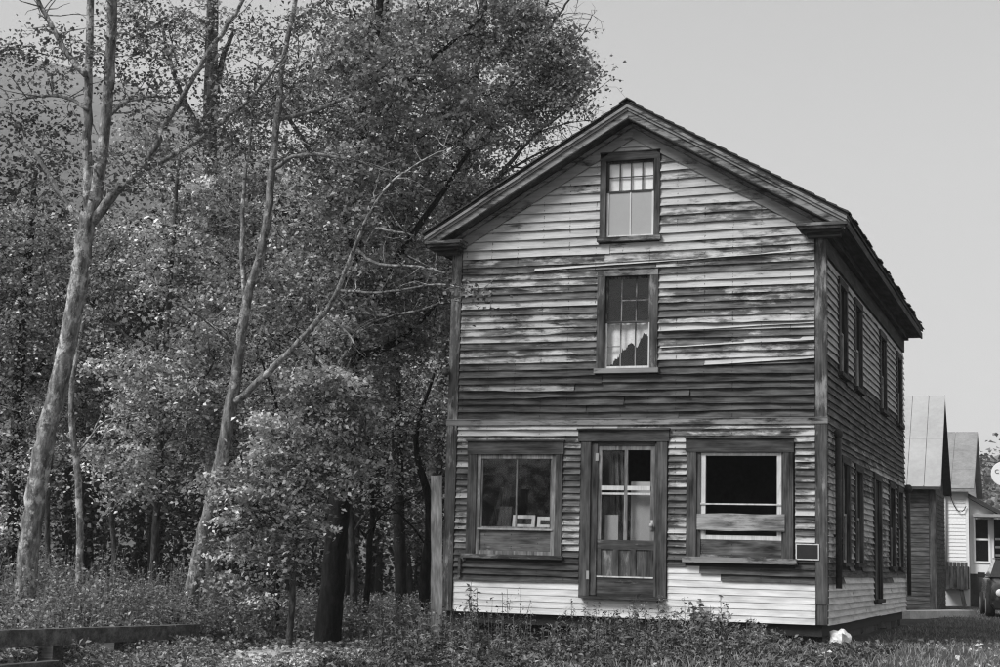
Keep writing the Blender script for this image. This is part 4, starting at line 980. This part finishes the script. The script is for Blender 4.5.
tree('maple_tree', 'broad tree with thick black trunk rising from the leaf litter by the house', 26.3,
     [(327, 652, 14), (331, 600, 12.5), (337, 530, 11), (344, 460, 10.5), (350, 380, 10), (352, 300, 8), (356, 200, 6), (365, 100, 4.5), (380, 0, 3.6), (392, -140, 2.5)],
     [([(350, 330, 5), (390, 270, 4), (430, 210, 3), (470, 150, 2)], 0.5), ([(356, 220, 3.5), (310, 150, 2.6), (270, 90, 1.6)], 1.0), ([(362, 130, 3.5), (420, 70, 2.5), (480, 20, 1.5)], 1.2), ([(350, 360, 4), (400, 340, 3), (440, 300, 1.6)], 0.3)],
     [(390, 150, 85, 70, 0.4, 120), (330, 190, 80, 70, 1.0, 90), (370, 260, 80, 60, 0.2, 95), (440, 80, 80, 70, 1.0, 90), (360, 50, 90, 60, 1.0, 80), (400, 330, 60, 50, 0.6, 60), (410, -90, 150, 100, 1, 110), (300, 280, 55, 50, 0.8, 50), (352, 300, 40, 55, -1.0, 44), (362, 190, 40, 55, -1.0, 44), (375, 70, 40, 60, -1.0, 44), (348, 390, 34, 26, -1.0, 18)],
     0.10, 'mid', 'dark', seed=3, spray=46, spread=0.45)
tree('maple_tree', 'large leafy tree behind the roof with bare twigs at its crown edge', 34.0,
     [(428, 652, 8), (430, 540, 7.5), (438, 400, 7), (452, 250, 6.5), (468, 120, 5), (484, 0, 4), (500, -140, 2)],
     [([(452, 260, 4), (490, 190, 2.8), (530, 140, 1.6), (565, 112, 0.9), (600, 88, 0.4)], -1.0), ([(460, 180, 4), (510, 90, 3), (545, 30, 2)], 0.6), ([(500, 175, 1.6), (545, 150, 1.0), (575, 140, 0.7), (597, 122, 0.4)], -0.8), ([(515, 150, 1.2), (550, 128, 0.8), (590, 120, 0.4)], -0.9),
      ([(505, 165, 1.0), (540, 168, 0.8), (585, 150, 0.35)], -0.9), ([(540, 70, 1.0), (575, 45, 0.7), (592, 15, 0.35)], 0.2), ([(535, 45, 1.8), (556, 18, 1.3), (572, -6, 0.9), (585, -40, 0.6)], 0.2), ([(540, 30, 1.5), (548, 0, 1), (560, -30, 0.6)], 0.2)],
     [(545, 55, 42, 40, 0, 85), (500, 110, 60, 45, 0, 100), (470, 30, 75, 55, 0.6, 110), (470, 190, 60, 45, 0, 85), (520, 10, 32, 25, 0, 40), (430, 270, 60, 50, 0.5, 80), (560, 95, 26, 16, -0.3, 26), (450, 380, 60, 60, 0.4, 70), (460, -90, 75, 75, 0.8, 80), (575, 70, 22, 12, 0, 18)],
     0.11, 'mid', 'mid', seed=4, spray=50, spread=0.48, bare=12)
tree('maple_sapling', 'young maple with bright leaf tiers around the thick black trunk', 24.3,
     [(288, 655, 3.5), (292, 600, 3.2), (297, 540, 3), (300, 470, 2.6), (308, 400, 2), (316, 350, 1.2)],
     [([(300, 480, 1.6), (330, 450, 1.2), (365, 440, 0.8)], -0.4), ([(297, 540, 1.6), (260, 510, 1.3), (220, 500, 0.8)], -0.4), ([(306, 420, 1.4), (335, 395, 1), (360, 385, 0.7)], -0.3)],
     [(320, 385, 48, 22, -0.2, 42), (325, 430, 55, 30, -0.2, 44), (335, 470, 40, 20, -0.3, 30), (262, 490, 48, 24, -0.2, 36), (235, 490, 40, 30, 0, 26), (262, 545, 40, 28, 0, 26), (285, 450, 45, 25, 0, 26), (228, 545, 34, 14, 0.3, 12), (350, 415, 40, 16, 0.2, 16), (240, 585, 40, 14, 0.2, 10), (300, 520, 34, 14, -0.2, 10), (270, 420, 24, 16, 0.2, 10)],
     0.10, 'pale', 'mid', seed=5, spray=40, spread=0.34)
tree('maple_sapling', 'leafy maple filling the gap between the two pale trunks', 27.5,
     [(150, 640, 4.5), (154, 560, 4), (160, 460, 3.6), (165, 360, 3), (172, 260, 2.4), (180, 150, 1.5)],
     [([(160, 450, 2), (190, 400, 1.6), (215, 360, 0.9)], -0.4), ([(165, 380, 2), (130, 340, 1.5), (100, 310, 0.9)], -0.2)],
     [(165, 390, 60, 40, -0.4, 70), (200, 330, 50, 45, 0, 55), (140, 460, 60, 40, 0, 60), (180, 255, 60, 45, 0.2, 60), (215, 420, 30, 50, 0.2, 34), (130, 370, 45, 30, 0, 36), (200, 190, 55, 40, 0.3, 40)],
     0.10, 'pale', 'mid', seed=6, spray=40, spread=0.4)
tree('maple_tree', 'leafy tree standing behind the forked pale trunk', 31.0,
     [(10, 640, 7), (14, 500, 6.5), (20, 350, 5.5), (30, 240, 4), (36, 170, 2)],
     [([(18, 400, 3), (60, 340, 2.4), (95, 300, 1.4)], 0.3)],
     [(15, 250, 60, 55, 0, 80), (60, 300, 60, 50, 0, 70), (20, 350, 60, 50, 0, 60), (110, 250, 50, 50, 0.5, 60), (30, 440, 50, 50, 0, 50), (80, 400, 45, 45, 0.6, 44), (20, 530, 45, 40, 0, 40), (-60, 250, 60, 120, 0, 60)],
     0.10, 'mid', 'dark', seed=7, spray=42, spread=0.45)
tree('maple_tree', 'tall back tree with grey trunk showing high between the pale stems', 36.0,
     [(214, 648, 8.5), (213, 450, 8), (212, 300, 7.5), (210, 120, 7), (213, 0, 6), (216, -150, 4)],
     [([(212, 130, 4), (222, 60, 3), (235, 30, 2)], 0.4), ([(211, 150, 3), (180, 90, 2.4), (160, 20, 1.5)], 0.4)],
     [(190, 30, 90, 40, 0, 46), (265, 110, 60, 50, 0, 60), (220, 190, 80, 50, 0, 80), (150, 140, 45, 40, 0, 34), (260, 270, 60, 60, 0, 70), (230, -110, 140, 90, 0, 70), (240, 380, 70, 60, 0, 60)],
     0.11, 'mid', 'mid', seed=8, spray=40, spread=0.5)
tree('maple_tree', 'back tree with straight trunk rising between the black trunk and the roof', 32.0,
     [(403, 650, 6), (399, 520, 6), (395, 380, 5.5), (389, 200, 5), (386, 60, 4.5), (385, -120, 3)],
     [([(391, 240, 3), (430, 170, 2.2), (460, 120, 1.4)], 0.3)],
     [(385, 60, 80, 60, 0.4, 70), (410, 170, 70, 60, 0.4, 70), (330, 100, 60, 60, 0.4, 54), (420, 430, 40, 50, 0.4, 40), (390, 400, 50, 40, 0.2, 40), (410, 520, 35, 40, 0.6, 26), (385, -100, 120, 80, 0, 60)],
     0.10, 'dim', 'dark', seed=9, spray=40, spread=0.45)
# thin understorey stems
SAP = [(78, 24.5, 605, 300, 4, 'slender stem with loose bark beside the forked pale trunk', 'pale', [(82, 330, 20, 40, 0, 8)]),
       (274, 27.5, 646, 430, 4.5, 'thin dark trunk beside the bright young maple', 'dark', [(280, 330, 40, 40, 0, 22), (262, 600, 30, 18, -0.5, 8)]),
       (352, 28.0, 646, 420, 4.5, 'mottled thin trunk just behind the thick black trunk', 'mid', [(360, 400, 35, 40, 0, 22)]),
       (365, 29.0, 644, 430, 3.5, 'narrow dark trunk behind the mottled thin trunk', 'dark', [(372, 470, 30, 30, 0, 14)]),
       (424, 29.0, 645, 440, 6, 'dark trunk standing close to the tall grey plank', 'dark', [(425, 420, 28, 50, 0, 22)]),
       (236, 28.0, 630, 470, 3, 'thin stem behind the leaning pale trunk', 'mid', [(230, 440, 35, 35, 0, 18)]),
       (50, 30.0, 620, 330, 3, 'thin stem with curling twigs behind the forked pale trunk', 'mid', [(50, 460, 35, 35, 0, 18)]),
       (112, 29.0, 620, 380, 3, 'bare crooked sapling in the dark gap of the wood', 'mid', [])]
for i, (x, d, y0, y1, r, lab, bk, cr) in enumerate(SAP):
    q = [(x, y0, r), (x + rng.uniform(-4, 4), y0 * 0.66 + y1 * 0.34, r * 0.9), (x + rng.uniform(-8, 8), y0 * 0.33 + y1 * 0.67, r * 0.75), (x + rng.uniform(-10, 10), y1, r * 0.45), (x + rng.uniform(-16, 16), y1 - 70, r * 0.2)]
    lb = [([(x, y0 * 0.5 + y1 * 0.5, 1.2), (x + s * 25, y0 * 0.5 + y1 * 0.5 - 30, 0.9), (x + s * 50, y0 * 0.5 + y1 * 0.5 - 38, 0.5)], -0.3) for s in (-1, 1)]
    tree('sapling', lab, d, q, lb, cr, 0.09, 'mid', bk, seed=30 + i, spray=30, spread=0.35, bare=5 if not cr else 0)

# dark wood closing the view behind the single trees
def woods():
    g = np.random.default_rng(55); cl = []; tn = []; mb = MB()
    for i in range(2300):
        d = g.uniform(39, 58); x = g.uniform(-430, 600); lo = 610; hi = np.interp(x, [-430, -160, 0, 60, 140, 240, 470, 600], [100, 140, 175, 215, 230, 190, 200, 300])
        y = g.uniform(hi, lo); q = at(x, y, d)
        m = int(g.uniform(40, 80)); k_ = g.normal(0, 1, (m, 3)) * np.array([0.55, 0.55, 0.3]); cl.append(q + k_); tn.append(np.full(m, g.uniform(0.6, 1.5)) * g.uniform(0.7, 1.3, m))
    cl = np.vstack(cl); tn = np.concatenate(tn); o = cl[:, 2] > gz(cl[:, 0], cl[:, 1]); 
    quads = leaf_quads(cl[o], 0.19, g=g)
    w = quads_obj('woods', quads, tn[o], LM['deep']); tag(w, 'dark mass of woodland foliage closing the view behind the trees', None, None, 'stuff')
    for i in range(40):
        d = g.uniform(38, 50); x = g.uniform(-400, 580); a = at(x, 600, d); z0 = float(gz(a[0], a[1])) - 0.2; mb.tube([(a[0], a[1], z0), (a[0] + g.normal(0, .3), a[1], z0 + 4), (a[0] + g.normal(0, .6), a[1], z0 + 9)], [g.uniform(0.09, 0.2), 0.1, 0.05], 6)
    t = mb.build('wood_stems', BK['dark'], w); t['kind'] = 'stuff'
    g = np.random.default_rng(56); cl = []; tn = []
    for i in range(700):                           # wooded slope behind the white house
        d = g.uniform(95, 150); x = g.uniform(940, 1250); y = g.uniform(452 + 10 * math.sin(x * 0.09) + (0 if x > 975 else 30), 580); q = at(x, y, d); m = 24
        cl.append(q + g.normal(0, 1, (m, 3)) * np.array([1.2, 1.2, 0.8])); tn.append(np.full(m, g.uniform(0.6, 1.4)) * g.uniform(0.7, 1.3, m))
    w = quads_obj('far_woods', leaf_quads(np.vstack(cl), 0.5, g=g), np.concatenate(tn), LM['dim']); tag(w, 'distant wooded slope behind the white house', None, None, 'stuff')
woods()
def road_woods():
    g = np.random.default_rng(57); x = g.uniform(-70, 80, 900); y = g.uniform(-78, -62, 900); h = 9 + 3 * np.sin(x * 0.35) + 1.5 * np.sin(x * 1.1); z = g.uniform(-1, 1, 900) * 0.5 * h + 0.5 * h
    c = (np.stack([x, y, z], -1)[:, None] + g.normal(0, 1, (900, 18, 3)) * np.array([1.3, 1.3, 0.9])).reshape(-1, 3)
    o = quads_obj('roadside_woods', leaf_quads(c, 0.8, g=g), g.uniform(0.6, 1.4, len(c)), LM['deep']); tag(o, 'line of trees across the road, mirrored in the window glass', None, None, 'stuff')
road_woods()

# ------------------------------------------------------------------ low plants
def stalks(P, h, nleaf, lsize, wide, g, lean=0.12):
    """thin stems with leaves up the stalk; returns leaf quads and stem quads"""
    n = len(P); top = P + np.stack([g.normal(0, lean, n) * h, g.normal(0, lean, n) * h, h], -1)
    t = g.uniform(0.15, 1.0, (n, nleaf)); c = P[:, None] * (1 - t[..., None]) + top[:, None] * t[..., None]
    c = c + g.normal(0, 1, c.shape) * np.array([0.055, 0.055, 0.02]) * (0.5 + (1 - t[..., None]))
    s = np.repeat(lsize * (1.2 - 0.5 * t.reshape(-1)), 1)
    LQ = leaf_quads(c.reshape(-1, 3), s, 0.8, 0.1, wide, g)
    r = RT * 0.005; SQ = np.stack([P - r, P + r, top + r * 0.4, top - r * 0.4], 1)
    return LQ, SQ

def weed_mass(name, label, P, hfun, nleaf, lsize, wide, mat, g, tone=(0.5, 1.6)):
    h = hfun(P) * g.uniform(0.45, 1.05, len(P)); LQ, SQ = stalks(P, h, nleaf, lsize, wide, g)
    per = np.repeat(g.uniform(*tone, len(P)), nleaf) * g.uniform(0.75, 1.25, len(LQ))
    Q = np.concatenate([LQ, SQ]); t = np.concatenate([per, g.uniform(0.6, 1.2, len(SQ))])
    o = quads_obj(name, Q, t, mat); tag(o, label, None, None, 'stuff'); return o

g = np.random.default_rng(77)
def clump(x, y, s=1.0): return 0.5 + 0.25 * np.sin(x * 3.1 * s + 1.3 * np.sin(y * 2.3 * s)) + 0.25 * np.sin(y * 4.3 * s + x * 1.9 * s + 0.7)
n = 4600; X = g.uniform(0.08, 6.6, n); Y = -0.25 - g.uniform(0, 1, n) ** 0.9 * 5.6
ok = g.uniform(0, 1, n) < (0.15 + 0.85 * clump(X, Y) ** 1.5); X = X[ok]; Y = Y[ok]
P = np.stack([X, Y, gz(X, Y)], -1)
def h1(P):
    base = np.interp(P[:, 0], [-0.3, 0.3, 0.9, 1.5, 2.2, 2.9, 3.4, 4.3, 5.0, 5.5, 6.0], [0.25, 0.66, 0.56, 0.32, 0.27, 0.42, 0.52, 0.4, 0.2, 0.08, 0.05]) * (0.2 + 1.35 * clump(P[:, 0], P[:, 1]))
    return base * np.interp(P[:, 1], [-6, -4.2, -2.8, -1.6, -0.2], [0.2, 0.32, 0.6, 0.9, 1.0])
weed_mass('weeds', 'tangled weeds growing along the front of the old house', P, h1, 20, 0.085, 0.5, LM['dim'], g, (0.12, 1.0))
n = 300; X = g.uniform(0.1, 5.2, n); Y = -0.35 - g.uniform(0, 1, n) * 2.6; ok = g.uniform(0, 1, n) < clump(X, Y, 1.7) ** 2; X = X[ok]; Y = Y[ok]; P = np.stack([X, Y, gz(X, Y)], -1)
weed_mass('tall_weeds', 'narrow leaved tall stalks rising out of the weeds by the house', P, lambda P: np.interp(P[:, 0], [0, 1, 2, 3.4, 4.4, 5.2], [0.95, 0.75, 0.55, 0.8, 0.65, 0.3]), 34, 0.09, 0.26, LM['dim'], g, (0.25, 1.5))
n = 5200; x = g.uniform(-60, 262, n); d = g.uniform(17.0, 27.5, n); q = np.array([at(a, 600, b) for a, b in zip(x, d)]); P = np.stack([q[:, 0], q[:, 1], gz(q[:, 0], q[:, 1])], -1)
keep = ~((x > 215) & (d < 22.5)) & ((d > 16.9 + 6.4 * np.clip(x, -60, 215) / 194) | ((g.uniform(0, 1, len(x)) < 0.35) & (x > 70))); P = P[keep]; xk = x[keep]; dk = d[keep]
def h2(P): return np.interp(xk, [-60, 60, 150, 215, 262], [1.25, 1.15, 1.05, 0.85, 0.35]) * np.where(dk < 16.9 + 6.4 * np.clip(xk, -60, 215) / 194, 0.3, np.interp(dk, [17, 19, 22, 27.5], [0.5, 0.7, 0.95, 1.1])) * (0.5 + 0.85 * clump(P[:, 0], P[:, 1], 0.8))
weed_mass('undergrowth', 'dense tangle of weeds and brush under the pale trunks', P, h2, 22, 0.085, 0.5, LM['dim'], g, (0.3, 1.9))
n = 2600; x = g.uniform(120, 470, n); d = g.uniform(26.5, 37, n); q = np.array([at(a, 600, b) for a, b in zip(x, d)]); P = np.stack([q[:, 0], q[:, 1], gz(q[:, 0], q[:, 1])], -1); P = P[(P[:, 0] < -0.6) | (P[:, 1] > L + 1)]
weed_mass('forest_undergrowth', 'low leafy growth on the forest floor beyond the black trunk', P, lambda P: np.full(len(P), 0.75), 20, 0.09, 0.6, LM['dim'], g)

# single tall weeds that stand out against the white boards
def tall_weed(px, ptop, d, label, seed, wide=0.42, ls=0.075, seedhead=False):
    g = np.random.default_rng(500 + seed); tp = at(px, ptop, d); b = np.array([tp[0] + g.normal(0, 0.05), tp[1], 0.0]); b[2] = float(gz(b[0], b[1])) - 0.02
    root = empty('tall_weed', tuple(b), label, 'weed'); H = tp[2] - b[2]; mb = MB(); cl = []
    for k_ in range(3):
        off = g.normal(0, 0.09, 2) if k_ else np.zeros(2); hh = H * (1 if k_ == 0 else g.uniform(0.7, 0.95))
        pts = [np.array([off[0] * t * 1.3 + 0.02 * math.sin(5 * t + k_), off[1] * t, hh * t]) for t in np.linspace(0, 1, 7)]; mb.tube(pts, np.linspace(0.007, 0.003, 7), 5)
        for t in np.linspace(0.25, 1.0, 22):
            p = np.array([np.interp(t, np.linspace(0, 1, 7), [q[i] for q in pts]) for i in range(3)]); cl.append(p + g.normal(0, 1, 3) * np.array([0.05, 0.05, 0.012]) * (1.25 - 0.7 * t))
            if seedhead and t > 0.8: cl += [p + g.normal(0, 0.018, 3) for _ in range(3)]
    mb.build('stem', BK['mid'], root)
    quads_obj('leaves', leaf_quads(np.array(cl), ls, 0.7, 0.15, wide, g), g.uniform(0.5, 1.2, len(cl)), LM['dim'], root)
for i, a in enumerate([(470, 582, 22.3, 'bushy tall weed before the white boards next to the tall grey plank', 0.4, 0.085), (482, 588, 22.4, 'leafy weed close beside the bushiest one near the grey plank', 0.42, 0.08), (508, 590, 22.4, 'thin upright weed under the left part of the plywood patch', 0.3, 0.06), (521, 586, 22.5, 'wispy weed with a bare stem below the paired panes', 0.3, 0.05),
                       (573, 600, 22.3, 'narrow seed stalk just before the door casing', 0.4, 0.04), (581, 603, 22.4, 'shorter seed stalk beside the door casing', 0.4, 0.04), (634, 600, 22.0, 'dark bushy weed in front of the door sill', 0.45, 0.08), (661, 600, 22.0, 'leafy weed where the door meets the white boards', 0.45, 0.08),
                       (697, 600, 21.8, 'broad leaved weed under the boarded shop window', 0.7, 0.11), (722, 596, 21.8, 'tall curling weed under the boarded shop window', 0.45, 0.07), (765, 598, 21.8, 'sparse weed with thin stems under the small black plate', 0.4, 0.055)]):
    tall_weed(a[0], a[1], a[2], a[3], i, a[4], a[5], i in (4, 5))

# grass, fallen leaves
g = np.random.default_rng(78)
def grass(name, label, X, Y, h, mat):
    n = len(X); P = np.stack([X, Y, gz(X, Y) - 0.01], -1); a = g.uniform(0, 2 * np.pi, n); r = np.stack([np.cos(a), np.sin(a), 0 * a], -1) * 0.006
    hh = h * g.uniform(0.4, 1.3, n); top = P + np.stack([g.normal(0, 0.45, n) * hh, g.normal(0, 0.45, n) * hh, hh], -1); mid = (P + top) / 2 + np.stack([0 * hh, 0 * hh, hh * 0.12], -1)
    Q = np.concatenate([np.stack([P - r, P + r, mid + r * 0.8, mid - r * 0.8], 1), np.stack([mid - r * 0.8, mid + r * 0.8, top + r * 0.1, top - r * 0.1], 1)])
    t = np.tile(g.uniform(0.5, 1.5, n), 2)
    o = quads_obj(name, Q, t, mat); tag(o, label, None, None, 'stuff')
n = 20000; X = g.uniform(-2, 9.5, n); Y = g.uniform(-8, 0.0, n); ok = g.uniform(0, 1, n) < 0.25 + 0.75 * clump(X * 1.3, Y, 1.2); X = X[ok]; Y = Y[ok]; grass('grass', 'rough grass before the old house', X, Y, 0.10, LM['dim'])
n = 26000; X = g.uniform(5.8, 10.5, n); Y = g.uniform(0, 30, n); grass('grass', 'shaded lawn running along the side of the house to the car', X, Y, 0.06, LM['dim'])
n = 9000; x = g.uniform(215, 470, n); d = 17 + 15 * g.uniform(0, 1, n) ** 1.2; q = np.array([at(a, 640, b) for a, b in zip(x, d)]); X2 = g.uniform(-1, 9, 900); Y2 = g.uniform(-8, 3, 900)
X = np.concatenate([q[:, 0], X2]); Y = np.concatenate([q[:, 1], Y2]); c = np.stack([X, Y, gz(X, Y) + g.uniform(0.01, 0.05, len(X))], -1); c = c[(X < -0.1) | (X > W + .1) | (Y < -0.1)]
o = quads_obj('fallen_leaves', leaf_quads(c, 0.085, 0.35, 0.0, 0.75, g), g.uniform(0.3, 1.6, len(c)), LM['mid']); tag(o, 'fallen leaves scattered over the ground under the trees', None, None, 'stuff')

# white rock by the corner of the house
def lump(name, c, r, mat, label, cat, seed, sq=0.8):
    g = np.random.default_rng(seed); nu, nv = 14, 9; V = []; ph = g.uniform(0, 6, 6)
    for j in range(nv + 1):
        th = math.pi * j / nv
        for i in range(nu):
            a = 2 * math.pi * i / nu; p = np.array([math.sin(th) * math.cos(a), math.sin(th) * math.sin(a), math.cos(th)])
            k_ = 1 + 0.16 * math.sin(3 * p[0] * 2 + ph[0]) + 0.13 * math.sin(5 * p[1] + ph[1]) + 0.12 * math.sin(6 * p[2] + ph[2]) + (g.uniform(-0.09, 0.09) if 0 < j < nv else 0)
            V.append(p * r * k_ * np.array([1, 1, sq]))
    F = [(j * nu + i, (j + 1) * nu + i, (j + 1) * nu + (i + 1) % nu, j * nu + (i + 1) % nu) for j in range(nv) for i in range(nu)]
    o = mesh_obj(name, V, F, mat); o.location = c; tag(o, label, cat); return o
q = at(841, 645, 21.3); lump('white_rock', (q[0], q[1], float(gz(q[0], q[1])) + 0.1), 0.125, grey_mat('chalky_stone', 0.7, 0.3, 12, bump=0.6), 'lumpy white rock in the grass by the house corner', 'rock', 3, 0.95)
q = on_ground(272, 657, -0.7); o = lump('flat_stone', (q[0], q[1], float(gz(q[0], q[1]))), 0.36, grey_mat('pale_flat_stone', 0.3, 0.2, 6), 'flat pale stone lying among the fallen leaves', 'rock', 5, 0.14)

# tall plank standing by the corner
a = at(437.5, 652, 21.6); b = at(436.5, 476, 21.6); pb = (a[0], a[1], float(gz(a[0], a[1])) - 0.1)
o = empty('plank_post', pb, 'tall grey weathered plank standing upright beside the house corner', 'post')
mb = MB(); n = 10; V = []; F = []
for i in range(n + 1):
    t = i / n; p = (b - np.array(pb)) * t; s = 0.078 + 0.004 * math.sin(i * 1.9)
    for u, v in ((-s, -0.03), (s, -0.03), (s, 0.03), (-s, 0.03)): V.append(p + np.array([u * 0.94 - v * 0.34, u * 0.34 + v * 0.94, 0.012 * (u > 0) * (i == n)]))
for i in range(n):
    for k_ in range(4): F.append((i * 4 + k_, i * 4 + (k_ + 1) % 4, i * 4 + 4 + (k_ + 1) % 4, i * 4 + 4 + k_))
F += [(3, 2, 1, 0), tuple(n * 4 + k_ for k_ in range(4))]
pm = wood_mat('silvered_plank', 'z', 0.07, 0.17, 0.3); q_ = mesh_obj('plank', V, F, pm, o); q_['paint'] = 0.45
MB().box(-0.14, 0.1, -0.05, 0.04, 0.0, 0.12).build('footing', M['stone'], o)

# timber guard rail
ra = at(0, 639, 16.6); rb = at(194, 631, 23.0); dv = (rb - ra); r0 = ra - dv * 0.25; bz = float(gz(ra[0], ra[1]))
rail = empty('timber_rail', (ra[0], ra[1], bz), 'dark timber guard rail with two beams among the weeds', 'guard rail'); ro = np.array(rail.location)
tm = wood_mat('dark_timber', 'x', 0.03, 0.09, 0.16)
o = MB().beam(r0 - ro, rb - dv * 0.17 - ro, 0.16, 0.19).build('beam', tm, rail); o['paint'] = 0.2
o = MB().beam(rb - dv * 0.168 - ro, rb - ro, 0.17, 0.2).build('beam', tm, rail); o['paint'] = 0.35
dn = np.array([0, 0, -0.36]); o = MB().beam(r0 + dn - ro, ra + dv * 0.42 + dn - ro, 0.16, 0.18).build('beam', tm, rail); o['paint'] = 0.3
for t in (-0.1, 0.25, 0.55, 0.86):
    p = ra + dv * t + np.array([-0.17, 0.05, 0]) ; z0 = float(gz(p[0], p[1])); o = MB().box(p[0] - ro[0] - 0.1, p[0] - ro[0] + 0.1, p[1] - ro[1] - 0.1, p[1] - ro[1] + 0.1, z0 - 0.3 - ro[2], p[2] + 0.02 - ro[2]).build('post', tm, rail); o['paint'] = 0.1

# ------------------------------------------------------------------ mist
hm = bpy.data.materials.new('mist'); hm.use_nodes = True; hn = hm.node_tree; hn.nodes.remove(hn.nodes['Principled BSDF'])
pvn = hn.nodes.new('ShaderNodeVolumePrincipled'); pvn.inputs['Color'].default_value = (0.95, 0.95, 0.95, 1); pvn.inputs['Density'].default_value = 0.0004
hn.links.new(pvn.outputs[0], hn.nodes['Material Output'].inputs['Volume'])
hm.cycles.volume_sampling = 'DISTANCE'
hz = MB().box(-2100, 2000, -140, 2100, -12, 520).build('haze', hm); tag(hz, 'thin even mist filling the valley', None, None, 'stuff')
